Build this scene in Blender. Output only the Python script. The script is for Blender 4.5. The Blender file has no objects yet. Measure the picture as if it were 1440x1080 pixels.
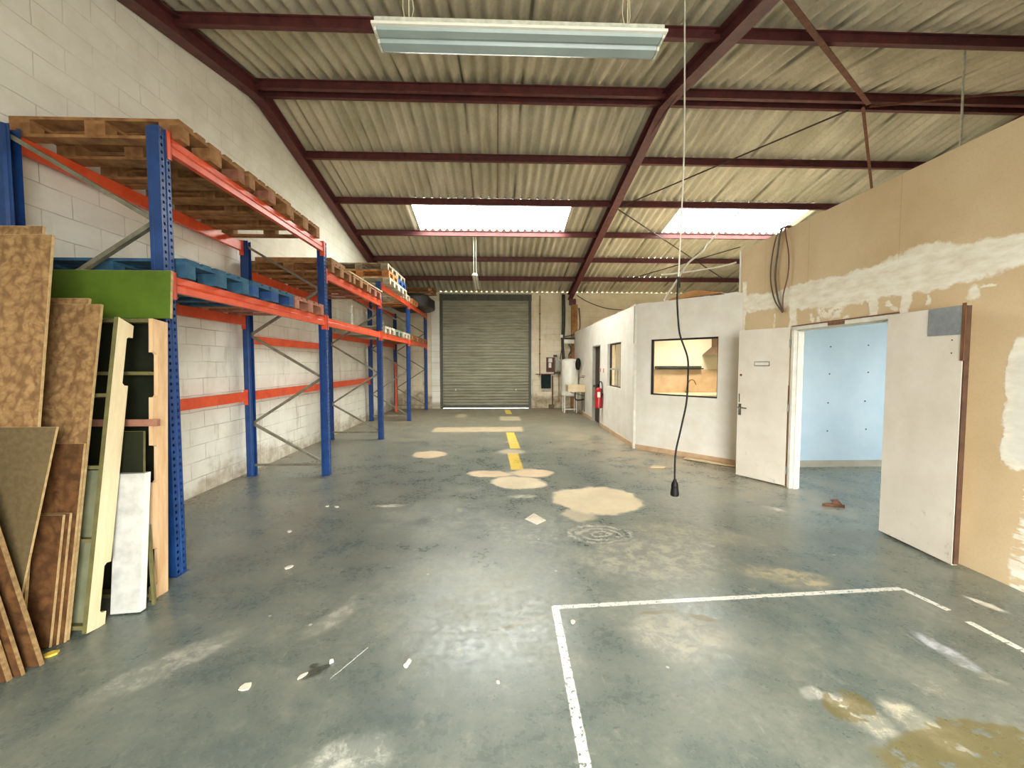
import bpy, bmesh, math, random
from mathutils import Vector, Matrix
random.seed(7)
C = bpy.context.scene.collection
SC = bpy.context.scene
PI = math.pi

# ------------------------------------------------------------------ camera, sky, exposure
F_PX = 588.0
yaw, pitch = math.radians(2.0454), math.radians(2.8217)
cam_d = bpy.data.cameras.new('camera')
cam = bpy.data.objects.new('camera', cam_d); C.objects.link(cam)
cam_d.sensor_fit = 'HORIZONTAL'; cam_d.sensor_width = 36.0
cam_d.lens = F_PX / 1440.0 * 36.0
cam_d.clip_start = 0.05; cam_d.clip_end = 200
cam.location = (0, 0, 1.58)
cam.rotation_euler = (PI/2 - pitch, 0, -yaw)
SC.camera = cam

SKY = 21.0
SC.view_settings.view_transform = 'Standard'
SC.view_settings.look = 'None'
SC.view_settings.gamma = 1.0
SC.view_settings.use_curve_mapping = False
SC.view_settings.exposure = 0.76
SC.cycles.use_denoising = True
SC.cycles.max_bounces = 10
SC.cycles.diffuse_bounces = 7
SC.cycles.transparent_max_bounces = 12
SC.cycles.caustics_reflective = False
SC.cycles.caustics_refractive = False
SC.cycles.sample_clamp_indirect = 8.0

world = bpy.data.worlds.new('overcast_sky'); SC.world = world
world.use_nodes = True
wn = world.node_tree; wn.nodes.clear()
w_out = wn.nodes.new('ShaderNodeOutputWorld'); w_bg = wn.nodes.new('ShaderNodeBackground')
w_tc = wn.nodes.new('ShaderNodeTexCoord'); w_sep = wn.nodes.new('ShaderNodeSeparateXYZ')
w_rmp = wn.nodes.new('ShaderNodeValToRGB')
w_rmp.color_ramp.elements[0].position = 0.47; w_rmp.color_ramp.elements[0].color = (0.30, 0.30, 0.28, 1)
w_rmp.color_ramp.elements[1].position = 0.53; w_rmp.color_ramp.elements[1].color = (0.99, 0.985, 0.94, 1)
w_map = wn.nodes.new('ShaderNodeMapRange'); w_map.inputs[1].default_value = -1; w_map.inputs[2].default_value = 1
wn.links.new(w_tc.outputs['Generated'], w_sep.inputs[0]); wn.links.new(w_sep.outputs[2], w_map.inputs[0])
wn.links.new(w_map.outputs[0], w_rmp.inputs[0]); wn.links.new(w_rmp.outputs[0], w_bg.inputs[0])
w_bg.inputs[1].default_value = SKY; wn.links.new(w_bg.outputs[0], w_out.inputs[0])

RIDGE = 6.5
BACK = 14.7
FRONT = -2.1
RIGHT = 9.4
def zb(y):                       # underside of the corrugated sheets
    return 4.05 + 0.203 * (BACK - y) if y >= RIDGE else 4.05 + 0.203 * (BACK - RIDGE) - 0.203 * (RIDGE - y)

def sky_portal(name, loc, rot, sx, sy):      # where daylight enters: guides the sky's light through an opening
    l = bpy.data.lights.new(name, 'AREA'); l.shape = 'RECTANGLE'; l.size = sx; l.size_y = sy
    l.cycles.is_portal = True
    o = bpy.data.objects.new(name, l); C.objects.link(o); o.location = loc; o.rotation_euler = rot
    return o
SL = math.atan(0.203)
SKYLIGHTS = [(-1.90, 1.67, 9.33, 10.66), (4.20, 7.22, 9.33, 10.66)]
for i, (x0, x1, y0, y1) in enumerate(SKYLIGHTS):
    ym = (y0+y1)/2
    sky_portal('skylight_daylight', ((x0+x1)/2, ym, zb(ym)+0.09), (-SL if ym > RIDGE else SL, 0, 0), x1-x0, (y1-y0)/math.cos(SL))
GATE = (-0.4, 2.5, 0.0, 3.0)
sky_portal('gateway_daylight', ((GATE[0]+GATE[1])/2, FRONT-0.12, GATE[3]/2), (PI/2, 0, 0), GATE[1]-GATE[0], GATE[3])
SIDEWIN = (2.4, 4.6, 0.9, 2.3)
sky_portal('side_window_daylight', (RIGHT+0.12, (SIDEWIN[0]+SIDEWIN[1])/2, (SIDEWIN[2]+SIDEWIN[3])/2), (0, PI/2, 0), SIDEWIN[3]-SIDEWIN[2], SIDEWIN[1]-SIDEWIN[0])

# ------------------------------------------------------------------ helpers
def lin(c):
    return tuple(((v/255)/12.92 if v/255 <= 0.04045 else ((v/255+0.055)/1.055)**2.4) for v in c) + (1.0,)

class NG:                        # small node-graph writer
    def __init__(s, name):
        s.m = bpy.data.materials.new(name); s.m.use_nodes = True
        s.t = s.m.node_tree; s.n = s.t.nodes; s.n.clear()
        s.out = s.n.new('ShaderNodeOutputMaterial')
        s.b = s.n.new('ShaderNodeBsdfPrincipled'); s.t.links.new(s.b.outputs[0], s.out.inputs[0])
        s.tc = s.n.new('ShaderNodeTexCoord')
    def put(s, sock, v):
        if isinstance(v, bpy.types.NodeSocket): s.t.links.new(v, sock)
        elif v is not None:
            if hasattr(sock.default_value, '__len__') and not hasattr(v, '__len__'): v = (v,)*len(sock.default_value)
            sock.default_value = v
    def obj(s): return s.tc.outputs['Object']
    def mapping(s, v, loc=(0,0,0), rot=(0,0,0), sc=(1,1,1), kind='POINT'):
        n = s.n.new('ShaderNodeMapping'); n.vector_type = kind
        s.put(n.inputs[0], v); n.inputs[1].default_value = loc; n.inputs[2].default_value = rot; n.inputs[3].default_value = sc
        return n.outputs[0]
    def noise(s, v, scale=5, detail=4, rough=0.55, dist=0, color=False):
        n = s.n.new('ShaderNodeTexNoise'); s.put(n.inputs['Vector'], v)
        n.inputs['Scale'].default_value = scale; n.inputs['Detail'].default_value = detail
        n.inputs['Roughness'].default_value = rough; n.inputs['Distortion'].default_value = dist
        return n.outputs[1 if color else 0]
    def vor(s, v, scale, feat='F1', out=0):
        n = s.n.new('ShaderNodeTexVoronoi'); s.put(n.inputs['Vector'], v); n.inputs['Scale'].default_value = scale; n.feature = feat
        return n.outputs[out]
    def rng(s, v, a, b, c=0.0, d=1.0, smooth=False):
        n = s.n.new('ShaderNodeMapRange'); s.put(n.inputs[0], v)
        if smooth: n.interpolation_type = 'SMOOTHSTEP'
        for i, q in enumerate((a, b, c, d)): s.put(n.inputs[i+1], q)
        return n.outputs[0]
    def math(s, op, a, b=None, c=None):
        n = s.n.new('ShaderNodeMath'); n.operation = op
        s.put(n.inputs[0], a)
        if b is not None: s.put(n.inputs[1], b)
        if c is not None: s.put(n.inputs[2], c)
        return n.outputs[0]
    def vmath(s, op, a, b=None):
        n = s.n.new('ShaderNodeVectorMath'); n.operation = op
        s.put(n.inputs[0], a)
        if b is not None: s.put(n.inputs[1], b)
        return n.outputs['Value'] if op in ('LENGTH', 'DOT_PRODUCT') else n.outputs[0]
    def mix(s, f, a, b):
        n = s.n.new('ShaderNodeMix'); n.data_type = 'RGBA'
        s.put(n.inputs[0], f); s.put(n.inputs[6], a); s.put(n.inputs[7], b)
        return n.outputs[2]
    def xyz(s, v):
        n = s.n.new('ShaderNodeSeparateXYZ'); s.put(n.inputs[0], v); return n.outputs
    def comb(s, x, y, z=0.0):
        n = s.n.new('ShaderNodeCombineXYZ')
        for i, q in enumerate((x, y, z)): s.put(n.inputs[i], q)
        return n.outputs[0]
    def bump(s, h, strength=0.3, dist=0.01):
        n = s.n.new('ShaderNodeBump'); n.inputs['Strength'].default_value = strength; n.inputs['Distance'].default_value = dist
        s.put(n.inputs['Height'], h); s.t.links.new(n.outputs[0], s.b.inputs['Normal'])
    def fin(s, col=None, rough=None, metal=None, spec=None):
        s.put(s.b.inputs['Base Color'], col)
        if rough is not None: s.put(s.b.inputs['Roughness'], rough)
        if metal is not None: s.put(s.b.inputs['Metallic'], metal)
        if spec is not None: s.b.inputs['Specular IOR Level'].default_value = spec
        return s.m
    def ellipse(s, v, cx, cy, rx, ry, rot=0, edge=0.12):
        q = s.mapping(v, (cx, cy, 0), (0, 0, math.radians(rot)), (rx, ry, 1), 'TEXTURE')
        return s.rng(s.vmath('LENGTH', q), 1+edge, 1-edge, 0, 1, True)
    def rect(s, v, cx, cy, rx, ry, rot=0, edge=0.06):
        q = s.xyz(s.mapping(v, (cx, cy, 0), (0, 0, math.radians(rot)), (rx, ry, 1), 'TEXTURE'))
        ex = edge*min(rx, ry)
        a = s.rng(s.math('ABSOLUTE', q[0]), 1, 1-ex/rx, 0, 1, True); b = s.rng(s.math('ABSOLUTE', q[1]), 1, 1-ex/ry, 0, 1, True)
        return s.math('MULTIPLY', a, b)

def simple(name, col, col2=None, rough=0.6, metal=0.0, scale=12, bump=0.0, spec=0.5, stretch=(1,1,1), per_object=0.0, lo=0.35, hi=0.65):
    g = NG(name)
    v = g.mapping(g.obj(), sc=stretch)
    f = g.noise(v, scale, 5, 0.6)
    c = g.mix(g.rng(f, lo, hi), lin(col), lin(col2 if col2 else tuple(int(q*0.85) for q in col)))
    if per_object:
        oi = g.n.new('ShaderNodeObjectInfo')
        hs = g.n.new('ShaderNodeHueSaturation'); g.put(hs.inputs['Color'], c)
        g.put(hs.inputs['Value'], g.rng(oi.outputs['Random'], 0, 1, 1-per_object, 1+per_object)); c = hs.outputs[0]
    if bump: g.bump(f, bump, 0.005)
    return g.fin(c, rough, metal, spec)

class MB:                        # collects geometry for ONE mesh
    def __init__(s): s.v = []; s.f = []
    def add(s, vs, fs):
        o = len(s.v); s.v += [tuple(q) for q in vs]; s.f += [tuple(i+o for i in f) for f in fs]; return s
    def hexa(s, p):              # p: 4 bottom, 4 top
        return s.add(p, [(0,3,2,1),(4,5,6,7),(0,1,5,4),(1,2,6,5),(2,3,7,6),(3,0,4,7)])
    def box(s, x0, y0, z0, x1, y1, z1):
        return s.hexa([(x0,y0,z0),(x1,y0,z0),(x1,y1,z0),(x0,y1,z0),(x0,y0,z1),(x1,y0,z1),(x1,y1,z1),(x0,y1,z1)])
    def bar(s, p, q, w, h, up=(0,0,1)):
        p, q = Vector(p), Vector(q); d = (q-p).normalized(); u = Vector(up)
        r = d.cross(u).normalized(); u = r.cross(d).normalized()
        a, b = r*w/2, u*h/2
        return s.hexa([p-a-b, p+a-b, q+a-b, q-a-b, p-a+b, p+a+b, q+a+b, q-a+b])
    def prism(s, pts, d):
        d = Vector(d); n = len(pts); a = [Vector(p) for p in pts]; b = [p+d for p in a]
        return s.add(a+b, [tuple(range(n))[::-1], tuple(range(n, 2*n))] + [(i, (i+1) % n, (i+1) % n+n, i+n) for i in range(n)])
    def tube(s, pts, r, n=8):
        pts = [Vector(p) for p in pts]; rs = r if isinstance(r, (list, tuple)) else [r]*len(pts)
        vs = []; prev = None
        for i, p in enumerate(pts):
            d = (pts[min(i+1, len(pts)-1)] - pts[max(i-1, 0)]).normalized()
            if prev is None:
                a = d.orthogonal().normalized()
            else:
                a = prev - d*prev.dot(d); a = a.normalized() if a.length > 1e-6 else d.orthogonal().normalized()
            prev = a; b = d.cross(a)
            for k in range(n):
                t = 2*PI*k/n; vs.append(p + (a*math.cos(t)+b*math.sin(t))*rs[i])
        m = len(pts); fs = []
        for i in range(m-1):
            for k in range(n):
                k2 = (k+1) % n; fs.append((i*n+k, i*n+k2, (i+1)*n+k2, (i+1)*n+k))
        fs += [tuple(range(n))[::-1], tuple(range((m-1)*n, m*n))]
        return s.add(vs, fs)
    def lathe(s, c, prof, n=24, axis=(0,0,1)):
        ax = Vector(axis).normalized(); pts = [Vector(c)+ax*z for r, z in prof]
        return s.tube(pts, [max(r, 0.0004) for r, z in prof], n)
    def build(s, name, mat=None, parent=None, local=False, bevel=0.0, solid=0.0, smooth=False, data=None):
        if data is None:
            off = Vector((0,0,0))
            if parent is not None and not local:
                q = parent
                while q is not None: off += q.location; q = q.parent
            me = bpy.data.meshes.new(name)
            me.from_pydata([tuple(Vector(p)-off) for p in s.v], [], s.f)
            bm = bmesh.new(); bm.from_mesh(me)
            bmesh.ops.recalc_face_normals(bm, faces=bm.faces)
            bm.to_mesh(me); bm.free()
            if smooth:
                for p in me.polygons: p.use_smooth = True
            if mat: me.materials.append(mat)
        else: me = data
        o = bpy.data.objects.new(name, me); C.objects.link(o)
        if parent is not None: o.parent = parent
        if solid:
            md = o.modifiers.new('thickness', 'SOLIDIFY'); md.thickness = solid; md.offset = -1
        if bevel:
            md = o.modifiers.new('edge', 'BEVEL'); md.width = bevel; md.segments = 2; md.limit_method = 'ANGLE'; md.angle_limit = math.radians(50)
        return o

def smooth_by_angle(o, deg=40):
    me = o.data
    for p in me.polygons: p.use_smooth = True
    bm = bmesh.new(); bm.from_mesh(me)
    for e in bm.edges:
        if len(e.link_faces) == 2 and e.calc_face_angle(0) > math.radians(deg): e.smooth = False
    bm.to_mesh(me); bm.free(); return o

def tag(o, label, cat, group=None, kind=None):
    o['label'] = label; o['category'] = cat
    if group: o['group'] = group
    if kind: o['kind'] = kind
    return o
def struct(o, label=None):
    o['kind'] = 'structure'
    if label: o['label'] = label
    return o
def thing(name, label, cat, loc=(0,0,0), rot=(0,0,0), group=None):
    o = bpy.data.objects.new(name, None); C.objects.link(o); o.empty_display_size = 0.1
    o.location = loc; o.rotation_euler = rot
    return tag(o, label, cat, group)
def single(name, mb, mat, label, cat, origin, group=None, rot=(0,0,0), **kw):   # a thing that is one mesh, built in world space around its origin
    off = Vector(origin); mb.v = [tuple(Vector(p)-off) for p in mb.v]
    o = mb.build(name, mat, **kw); o.location = off; o.rotation_euler = rot
    return tag(o, label, cat, group)
def dup(root, loc, label, group=None):
    r = root.copy(); C.objects.link(r); r.location = loc; r['label'] = label
    if group: r['group'] = group
    for ch in list(root.children):
        c = ch.copy(); C.objects.link(c); c.parent = r
        for g in list(ch.children):
            d = g.copy(); C.objects.link(d); d.parent = c
    return r

# ------------------------------------------------------------------ materials of the building
def block_wall(name, horiz, col, col2, joint, dirt, dirt_h=0.34, dirt_amt=1.0):
    g = NG(name); p = g.xyz(g.obj())
    v = g.comb(p[horiz], p[2])
    wob = g.vmath('ADD', v, g.vmath('SCALE', g.vmath('SUBTRACT', g.noise(v, 3.5, 2, color=True), (0.5,0.5,0.5))))
    wob.node.inputs[1].links[0].from_node.inputs['Scale'].default_value = 0.022
    b = g.n.new('ShaderNodeTexBrick'); g.put(b.inputs['Vector'], wob)
    b.inputs['Scale'].default_value = 1.0; b.inputs['Brick Width'].default_value = 0.5; b.inputs['Row Height'].default_value = 0.2
    b.inputs['Mortar Size'].default_value = 0.0048; b.inputs['Mortar Smooth'].default_value = 0.25; b.offset = 0.5
    b.inputs['Color1'].default_value = (1,1,1,1); b.inputs['Color2'].default_value = (0.93,0.93,0.93,1); b.inputs['Mortar'].default_value = (0.9,0.9,0.9,1)
    n1 = g.noise(v, 2.2, 6, 0.62); n2 = g.noise(v, 30, 3, 0.6)
    base = g.mix(g.rng(n1, 0.40, 0.70), lin(col), lin(col2))
    bw = g.n.new('ShaderNodeRGBToBW'); g.put(bw.inputs[0], b.outputs[0])
    base = g.mix(g.rng(bw.outputs[0], 0.86, 1.0, 0.22, 0.0), base, lin(col2))
    jm = g.math('MULTIPLY', b.outputs[1], g.math('MULTIPLY', g.rng(g.noise(v, 1.6, 4, 0.6), 0.40, 0.62, 0.10, 0.85), g.rng(p[2], 2.4, 3.8, 1.0, 0.45)))
    base = g.mix(jm, base, lin(joint))
    # damp and dirt creeping up from the floor, with ragged outline
    h = g.math('ADD', p[2], g.rng(g.noise(v, 1.3, 6, 0.65), 0.25, 0.75, 0.34, -0.34))
    dm = g.math('MULTIPLY', g.rng(h, dirt_h, dirt_h-0.22, 0, 1, True), g.rng(g.noise(v, 6, 5, 0.7), 0.3, 0.62, 0.25, 1.0))
    base = g.mix(g.math('MULTIPLY', dm, dirt_amt*0.8), base, lin(dirt))
    st = g.math('MULTIPLY', g.rng(g.noise(g.mapping(v, sc=(1.6,0.35,1)), 2.6, 6, 0.72), 0.55, 0.72, 0, 0.6), g.rng(p[2], 3.4, 1.2))
    base = g.mix(st, base, lin(dirt))
    hgt = g.math('ADD', g.math('MULTIPLY', b.outputs[1], -1.0), g.math('MULTIPLY', n2, 0.35))
    g.bump(hgt, 0.5, 0.008)
    return g.fin(base, 0.85, 0, 0.25)

M_wall_left = block_wall('white_painted_block', 1, (243,241,231), (228,224,211), (164,156,138), (156,140,112))
M_wall_back = block_wall('cream_painted_block', 0, (240,230,206), (222,208,178), (170,154,122), (122,102,66), 0.62, 1.0)
M_wall_plain = simple('painted_render', (225,222,210), (205,200,186), 0.85, scale=2.5, spec=0.25)
M_white_room = simple('white_painted_partition', (237,234,226), (226,221,209), 0.6, scale=3.0, bump=0.06, spec=0.3)
M_blue = None
def mk_blue():
    g = NG('light_blue_wall_paint'); p = g.xyz(g.obj())
    c = g.mix(g.rng(g.noise(g.obj(), 3, 4), 0.35, 0.7), lin((184,208,226)), lin((174,200,221)))
    return g.fin(c, 0.6, 0, 0.3)
M_blue = mk_blue()
M_red_steel = simple('red_oxide_steel', (104,52,50), (78,40,42), 0.55, scale=9, bump=0.1, spec=0.4)
M_brown_steel = simple('rusty_brown_brace', (120,74,52), (92,56,42), 0.6, scale=14, spec=0.3)
M_trim_beige = simple('beige_baseboard', (206,176,142), (186,154,120), 0.6, scale=6, spec=0.3)
M_trim_grey = simple('grey_skirting', (172,170,160), (158,155,145), 0.6, scale=5, spec=0.3)
M_trim_white = simple('white_frame_paint', (232,230,220), (216,212,200), 0.5, scale=8, spec=0.4)
M_black_frame = simple('black_window_frame', (34,26,20), (24,18,14), 0.45, scale=10)
M_dark = simple('dark_brown_paint', (66,50,38), (50,38,30), 0.6)

def mk_cement(name, sky=False):
    g = NG(name); v = g.obj(); p = g.xyz(v)
    st = g.noise(g.mapping(v, sc=(1.6, 0.35, 0.35)), 2.2, 5, 0.65)
    bl = g.noise(v, 0.9, 5, 0.6); fi = g.noise(v, 22, 4, 0.6)
    c = g.mix(g.rng(st, 0.34, 0.68), lin((206,198,178)), lin((170,164,144)))
    c = g.mix(g.rng(bl, 0.42, 0.68, 0, 0.45), c, lin((160,152,126)))
    c = g.mix(g.rng(fi, 0.5, 0.75, 0, 0.3), c, lin((116,112,94)))
    # dark lines along the side laps of the sheets, broken up by noise
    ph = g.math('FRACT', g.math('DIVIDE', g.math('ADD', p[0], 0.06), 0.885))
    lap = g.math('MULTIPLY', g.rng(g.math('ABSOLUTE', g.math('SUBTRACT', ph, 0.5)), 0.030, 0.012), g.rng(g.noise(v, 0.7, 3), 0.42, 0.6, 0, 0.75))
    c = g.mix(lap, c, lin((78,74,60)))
    g.bump(fi, 0.15, 0.004)
    return g.fin(c, 0.85, 0, 0.2)
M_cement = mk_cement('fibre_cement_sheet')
def mk_skylight():
    g = NG('translucent_corrugated_sheet')
    t = g.n.new('ShaderNodeBsdfTransparent'); tl = g.n.new('ShaderNodeBsdfTranslucent'); mx = g.n.new('ShaderNodeMixShader')
    v = g.obj()
    st = g.rng(g.noise(g.mapping(v, sc=(7, 0.5, 0.5)), 1.7, 4, 0.6), 0.66, 0.76, 0, 0.75)
    c = g.mix(st, (0.86,0.87,0.84,1), lin((170,140,84)))
    g.put(t.inputs[0], c); g.put(tl.inputs[0], c); mx.inputs[0].default_value = 0.35
    g.t.links.new(t.outputs[0], mx.inputs[1]); g.t.links.new(tl.outputs[0], mx.inputs[2]); g.t.links.new(mx.outputs[0], g.out.inputs[0])
    return g.m
M_skylight = mk_skylight()

def mk_floor():
    g = NG('worn_grey_green_floor_paint'); v = g.obj(); p = g.xyz(v)
    wob = g.vmath('SCALE', g.vmath('SUBTRACT', g.noise(v, 2.6, 5, 0.6, color=True), (0.5,0.5,0.5))); wob.node.inputs['Scale'].default_value = 0.34
    d = g.vmath('ADD', v, wob)
    wob2 = g.vmath('SCALE', g.vmath('SUBTRACT', g.noise(v, 14, 4, 0.6, color=True), (0.5,0.5,0.5))); wob2.node.inputs['Scale'].default_value = 0.045
    d2 = g.vmath('ADD', v, wob2)
    n_big = g.noise(v, 0.55, 5, 0.6); n_mid = g.noise(v, 2.6, 6, 0.65); n_fine = g.noise(v, 24, 5, 0.65); n_x = g.noise(v, 95, 2, 0.5)
    c = g.mix(g.rng(n_big, 0.36, 0.66), lin((88,101,98)), lin((108,115,107)))
    c = g.mix(g.rng(n_mid, 0.42, 0.70, 0, 0.65), c, lin((140,142,128)))
    c = g.mix(g.rng(g.noise(v, 1.3, 7, 0.7, 0.6), 0.48, 0.66, 0, 0.42), c, lin((148,150,138)))
    c = g.mix(g.rng(g.noise(v, 11, 6, 0.75), 0.54, 0.70, 0, 0.36), c, lin((164,164,150)))
    c = g.mix(g.rng(n_fine, 0.48, 0.70, 0, 0.40), c, lin((84,92,86)))
    c = g.mix(g.rng(n_x, 0.62, 0.75, 0, 0.3), c, lin((170,168,150)))
    # dusty brown floor towards the far end and along the right-hand rooms
    far = g.math('MULTIPLY', g.rng(p[1], 6.5, 13.0, 0, 0.85), g.rng(n_mid, 0.3, 0.60, 0.35, 1))
    c = g.mix(far, c, lin((142,128,100)))
    lane = g.math('MULTIPLY', g.ellipse(d, 2.55, 7.4, 1.0, 2.6, 18, 0.6), g.rng(n_mid, 0.38, 0.6, 0.1, 0.85))
    c = g.mix(lane, c, lin((178,164,138)))
    lw = g.math('MULTIPLY', g.rng(g.math('ADD', p[0], g.rng(n_mid, 0.3, 0.7, -0.25, 0.25)), -3.15, -3.55), 0.7)
    c = g.mix(lw, c, lin((140,130,108)))
    # scuffs and scratches
    sc1 = g.rng(g.noise(g.mapping(v, rot=(0,0,0.55), sc=(9, 1.1, 1)), 2.2, 6, 0.7), 0.62, 0.78, 0, 0.55)
    c = g.mix(sc1, c, lin((182,180,164)))
    blot = g.math('MULTIPLY', g.rng(g.noise(v, 5.5, 6, 0.7), 0.60, 0.70), g.rng(g.noise(v, 0.8, 2), 0.45, 0.6))
    c = g.mix(g.math('MULTIPLY', blot, 0.5), c, lin((188,182,160)))
    vd = g.vor(v, 3.0); chips = g.rng(g.math('ADD', vd, g.math('MULTIPLY', g.noise(v, 40, 2), 0.03)), 0.050, 0.042)
    c = g.mix(g.math('MULTIPLY', chips, 0.75), c, lin((214,210,192)))
    pm = None
    def lay(mask, col, amt=1.0, rough=True):
        nonlocal c, pm
        m2 = g.math('MULTIPLY', mask, amt) if amt != 1.0 else mask
        c = g.mix(m2, c, col if not isinstance(col, tuple) else lin(col))
        if rough: pm = m2 if pm is None else g.math('MAXIMUM', pm, m2)
    beige = g.mix(g.rng(n_mid, 0.35, 0.7), lin((222,206,172)), lin((204,188,156)))
    pink = g.mix(g.rng(n_mid, 0.35, 0.7), lin((222,198,162)), lin((200,176,142)))
    lay(g.rect(d2, -0.45, 9.98, 1.13, 0.42, 0, 0.3), pink, 0.62)
    lay(g.rect(d2, 0.37, 11.95, 0.34, 0.5, 0, 0.3), beige, 0.6)
    lay(g.ellipse(d2, -1.08, 12.6, 0.16, 0.45, 0, 0.4), beige, 0.5)
    # yellow lane marks, worn
    wear = g.rng(n_fine, 0.60, 0.52)
    yl = (240,205,84)
    for (cx, cy, ry) in ((0.315, 8.6, 0.92), (0.285, 6.75, 0.62), (0.36, 13.6, 0.6)):
        lay(g.math('MULTIPLY', g.rect(d2, cx, cy, 0.105, ry, 1.4, 0.25), g.rng(wear, 0, 1, 0.78, 1)), yl, 0.95, False)
    lay(g.ellipse(d2, 0.26, 7.42, 0.24, 0.20, 0, 0.3), (176,164,134), 0.85)
    lay(g.ellipse(d2, 0.30, 8.35, 0.14, 0.07, 0, 0.4), (176,164,134), 0.7)
    # cement patches
    lay(g.ellipse(d, -0.10, 5.93, 0.34, 0.17, -14, 0.14), pink)
    lay(g.ellipse(d, 0.52, 5.95, 0.28, 0.24, 10, 0.14), pink)
    lay(g.ellipse(d, 0.26, 5.46, 0.37, 0.27, -20, 0.12), beige)
    lay(g.ellipse(d, -1.17, 7.25, 0.27, 0.27, -30, 0.18), pink, 0.85)
    lay(g.ellipse(d, 1.16, 4.75, 0.50, 0.50, -10, 0.07), beige)
    lay(g.ellipse(d, 0.84, 4.25, 0.16, 0.16, 0, 0.3), beige, 0.6)
    spk0 = g.rng(g.noise(v, 7, 6, 0.75), 0.38, 0.56)
    # swirl of scraped paint
    q = g.mapping(d2, (0.95, 3.78, 0), (0,0,-0.1), (0.33, 0.25, 1), 'TEXTURE')
    ln = g.vmath('LENGTH', q)
    ring = g.math('MULTIPLY', g.rng(g.math('SINE', g.math('MULTIPLY', g.math('ADD', ln, g.math('ADD', g.math('MULTIPLY', n_fine, 0.5), g.math('MULTIPLY', n_mid, 0.9))), 22.0)), -0.3, 0.8), g.rng(ln, 1.15, 0.75, 0, 1, True))
    lay(g.math('MULTIPLY', ring, g.rng(spk0, 0, 1, 0.15, 1)), (206,198,176), 0.75)
    spk = g.rng(g.noise(v, 8.5, 7, 0.75, 0.4), 0.46, 0.60)
    for (cx, cy, rx, ry, ro, col, am) in (
        (-1.18, 4.62, 0.15, 0.045, 0, (226,222,206), 0.9), (0.30, 4.90, 0.14, 0.06, 0, (220,212,190), 0.8),
        (-1.72, 2.2, 0.10, 0.30, -40, (196,194,180), 0.65), (-1.02, 2.55, 0.07, 0.18, -30, (200,196,180), 0.55),
        (-0.60, 1.60, 0.17, 0.11, 25, (204,204,192), 0.9), (1.30, 3.30, 0.55, 0.34, 0, (196,190,168), 0.6),
        (1.80, 3.75, 0.55, 0.22, -20, (190,180,154), 0.5), (2.15, 2.95, 0.30, 0.14, -20, (204,188,152), 0.7), (0.4, 3.9, 0.5, 0.35, 10, (176,176,160), 0.45), (-0.6, 4.2, 0.7, 0.5, 0, (160,162,148), 0.35), (2.3, 4.6, 0.7, 0.5, 30, (168,164,146), 0.4), (1.05, 2.35, 0.3, 0.2, 0, (176,172,156), 0.5),
        (1.05, 2.30, 0.26, 0.20, 0, (196,192,176), 0.5), (2.46, 2.14, 0.05, 0.16, 4, (202,206,214), 0.85), (3.0, 4.38, 0.12, 0.05, -50, (222,218,206), 0.9),
        (3.2, 2.56, 0.03, 0.10, 20, (230,226,212), 0.95), (1.64, 1.74, 0.08, 0.11, 20, (226,218,196), 0.95), (1.84, 1.73, 0.08, 0.10, 10, (214,206,182), 0.8), (1.50, 1.88, 0.05, 0.035, 20, (236,232,218), 0.95), (1.58, 1.84, 0.055, 0.03, -30, (226,220,206), 0.9),
        (1.9, 1.62, 0.1, 0.08, 0, (206,196,170), 0.6), (2.45, 6.2, 0.16, 0.10, 10, (232,214,180), 0.95), (0.5, 3.0, 0.9, 0.5, 0, (166,166,150), 0.35), (-0.4, 2.9, 0.6, 0.5, 0, (168,170,156), 0.35)):
        m_ = g.ellipse(d2, cx, cy, rx, ry, ro, 0.35)
        lay(g.math('MULTIPLY', m_, g.rng(spk, 0, 1, 0.25, 1)), col, am)
    # olive stain bottom right and brown wet marks
    ol = g.math('MAXIMUM', g.ellipse(d, 2.12, 1.44, 0.62, 0.25, -4, 0.06), g.ellipse(d2, 1.62, 1.80, 0.12, 0.09, 20, 0.1))
    fl = g.rng(g.noise(d2, 9, 4, 0.6), 0.60, 0.56)
    c_before = c
    c = g.mix(g.math('MULTIPLY', g.math('MULTIPLY', ol, fl), 0.72), c, lin((112,100,46)))
    for (cx, cy, rx, ry, ro) in ((1.27, 2.48, 0.10, 0.028, -25), (1.02, 2.55, 0.12, 0.02, 5), (0.15, 2.47, 0.20, 0.012, 20), (2.35, 6.15, 0.3, 0.09, 0), (3.25, 6.2, 0.45, 0.10, -42)):
        c = g.mix(g.math('MULTIPLY', g.ellipse(d2, cx, cy, rx, ry, ro, 0.3), 0.6), c, lin((116,100,62)))
    for (cx, cy, rx, ry, ro) in ((-0.93, 2.11, 0.075, 0.03, 40), (-0.96, 2.15, 0.02, 0.02, 0)):
        c = g.mix(g.math('MULTIPLY', g.ellipse(d2, cx, cy, rx, ry, ro, 0.25), 0.8), c, lin((58,62,48)))
    # white taped bay, flaking
    flake = g.rng(g.noise(g.mapping(v, sc=(1,1,1)), 40, 5, 0.7), 0.60, 0.555)
    wob3 = g.vmath('SCALE', g.vmath('SUBTRACT', g.noise(v, 22, 4, 0.65, color=True), (0.5,0.5,0.5))); wob3.node.inputs['Scale'].default_value = 0.014
    d3 = g.vmath('ADD', v, wob3)
    def tape(x0, y0, x1, y1, w):
        L = math.hypot(x1-x0, y1-y0)
        m_ = g.rect(d3, (x0+x1)/2, (y0+y1)/2, L/2, w/2, math.degrees(math.atan2(y1-y0, x1-x0)), 0.2)
        lay(g.math('MULTIPLY', m_, flake), (230,230,222), 0.95, False)
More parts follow.
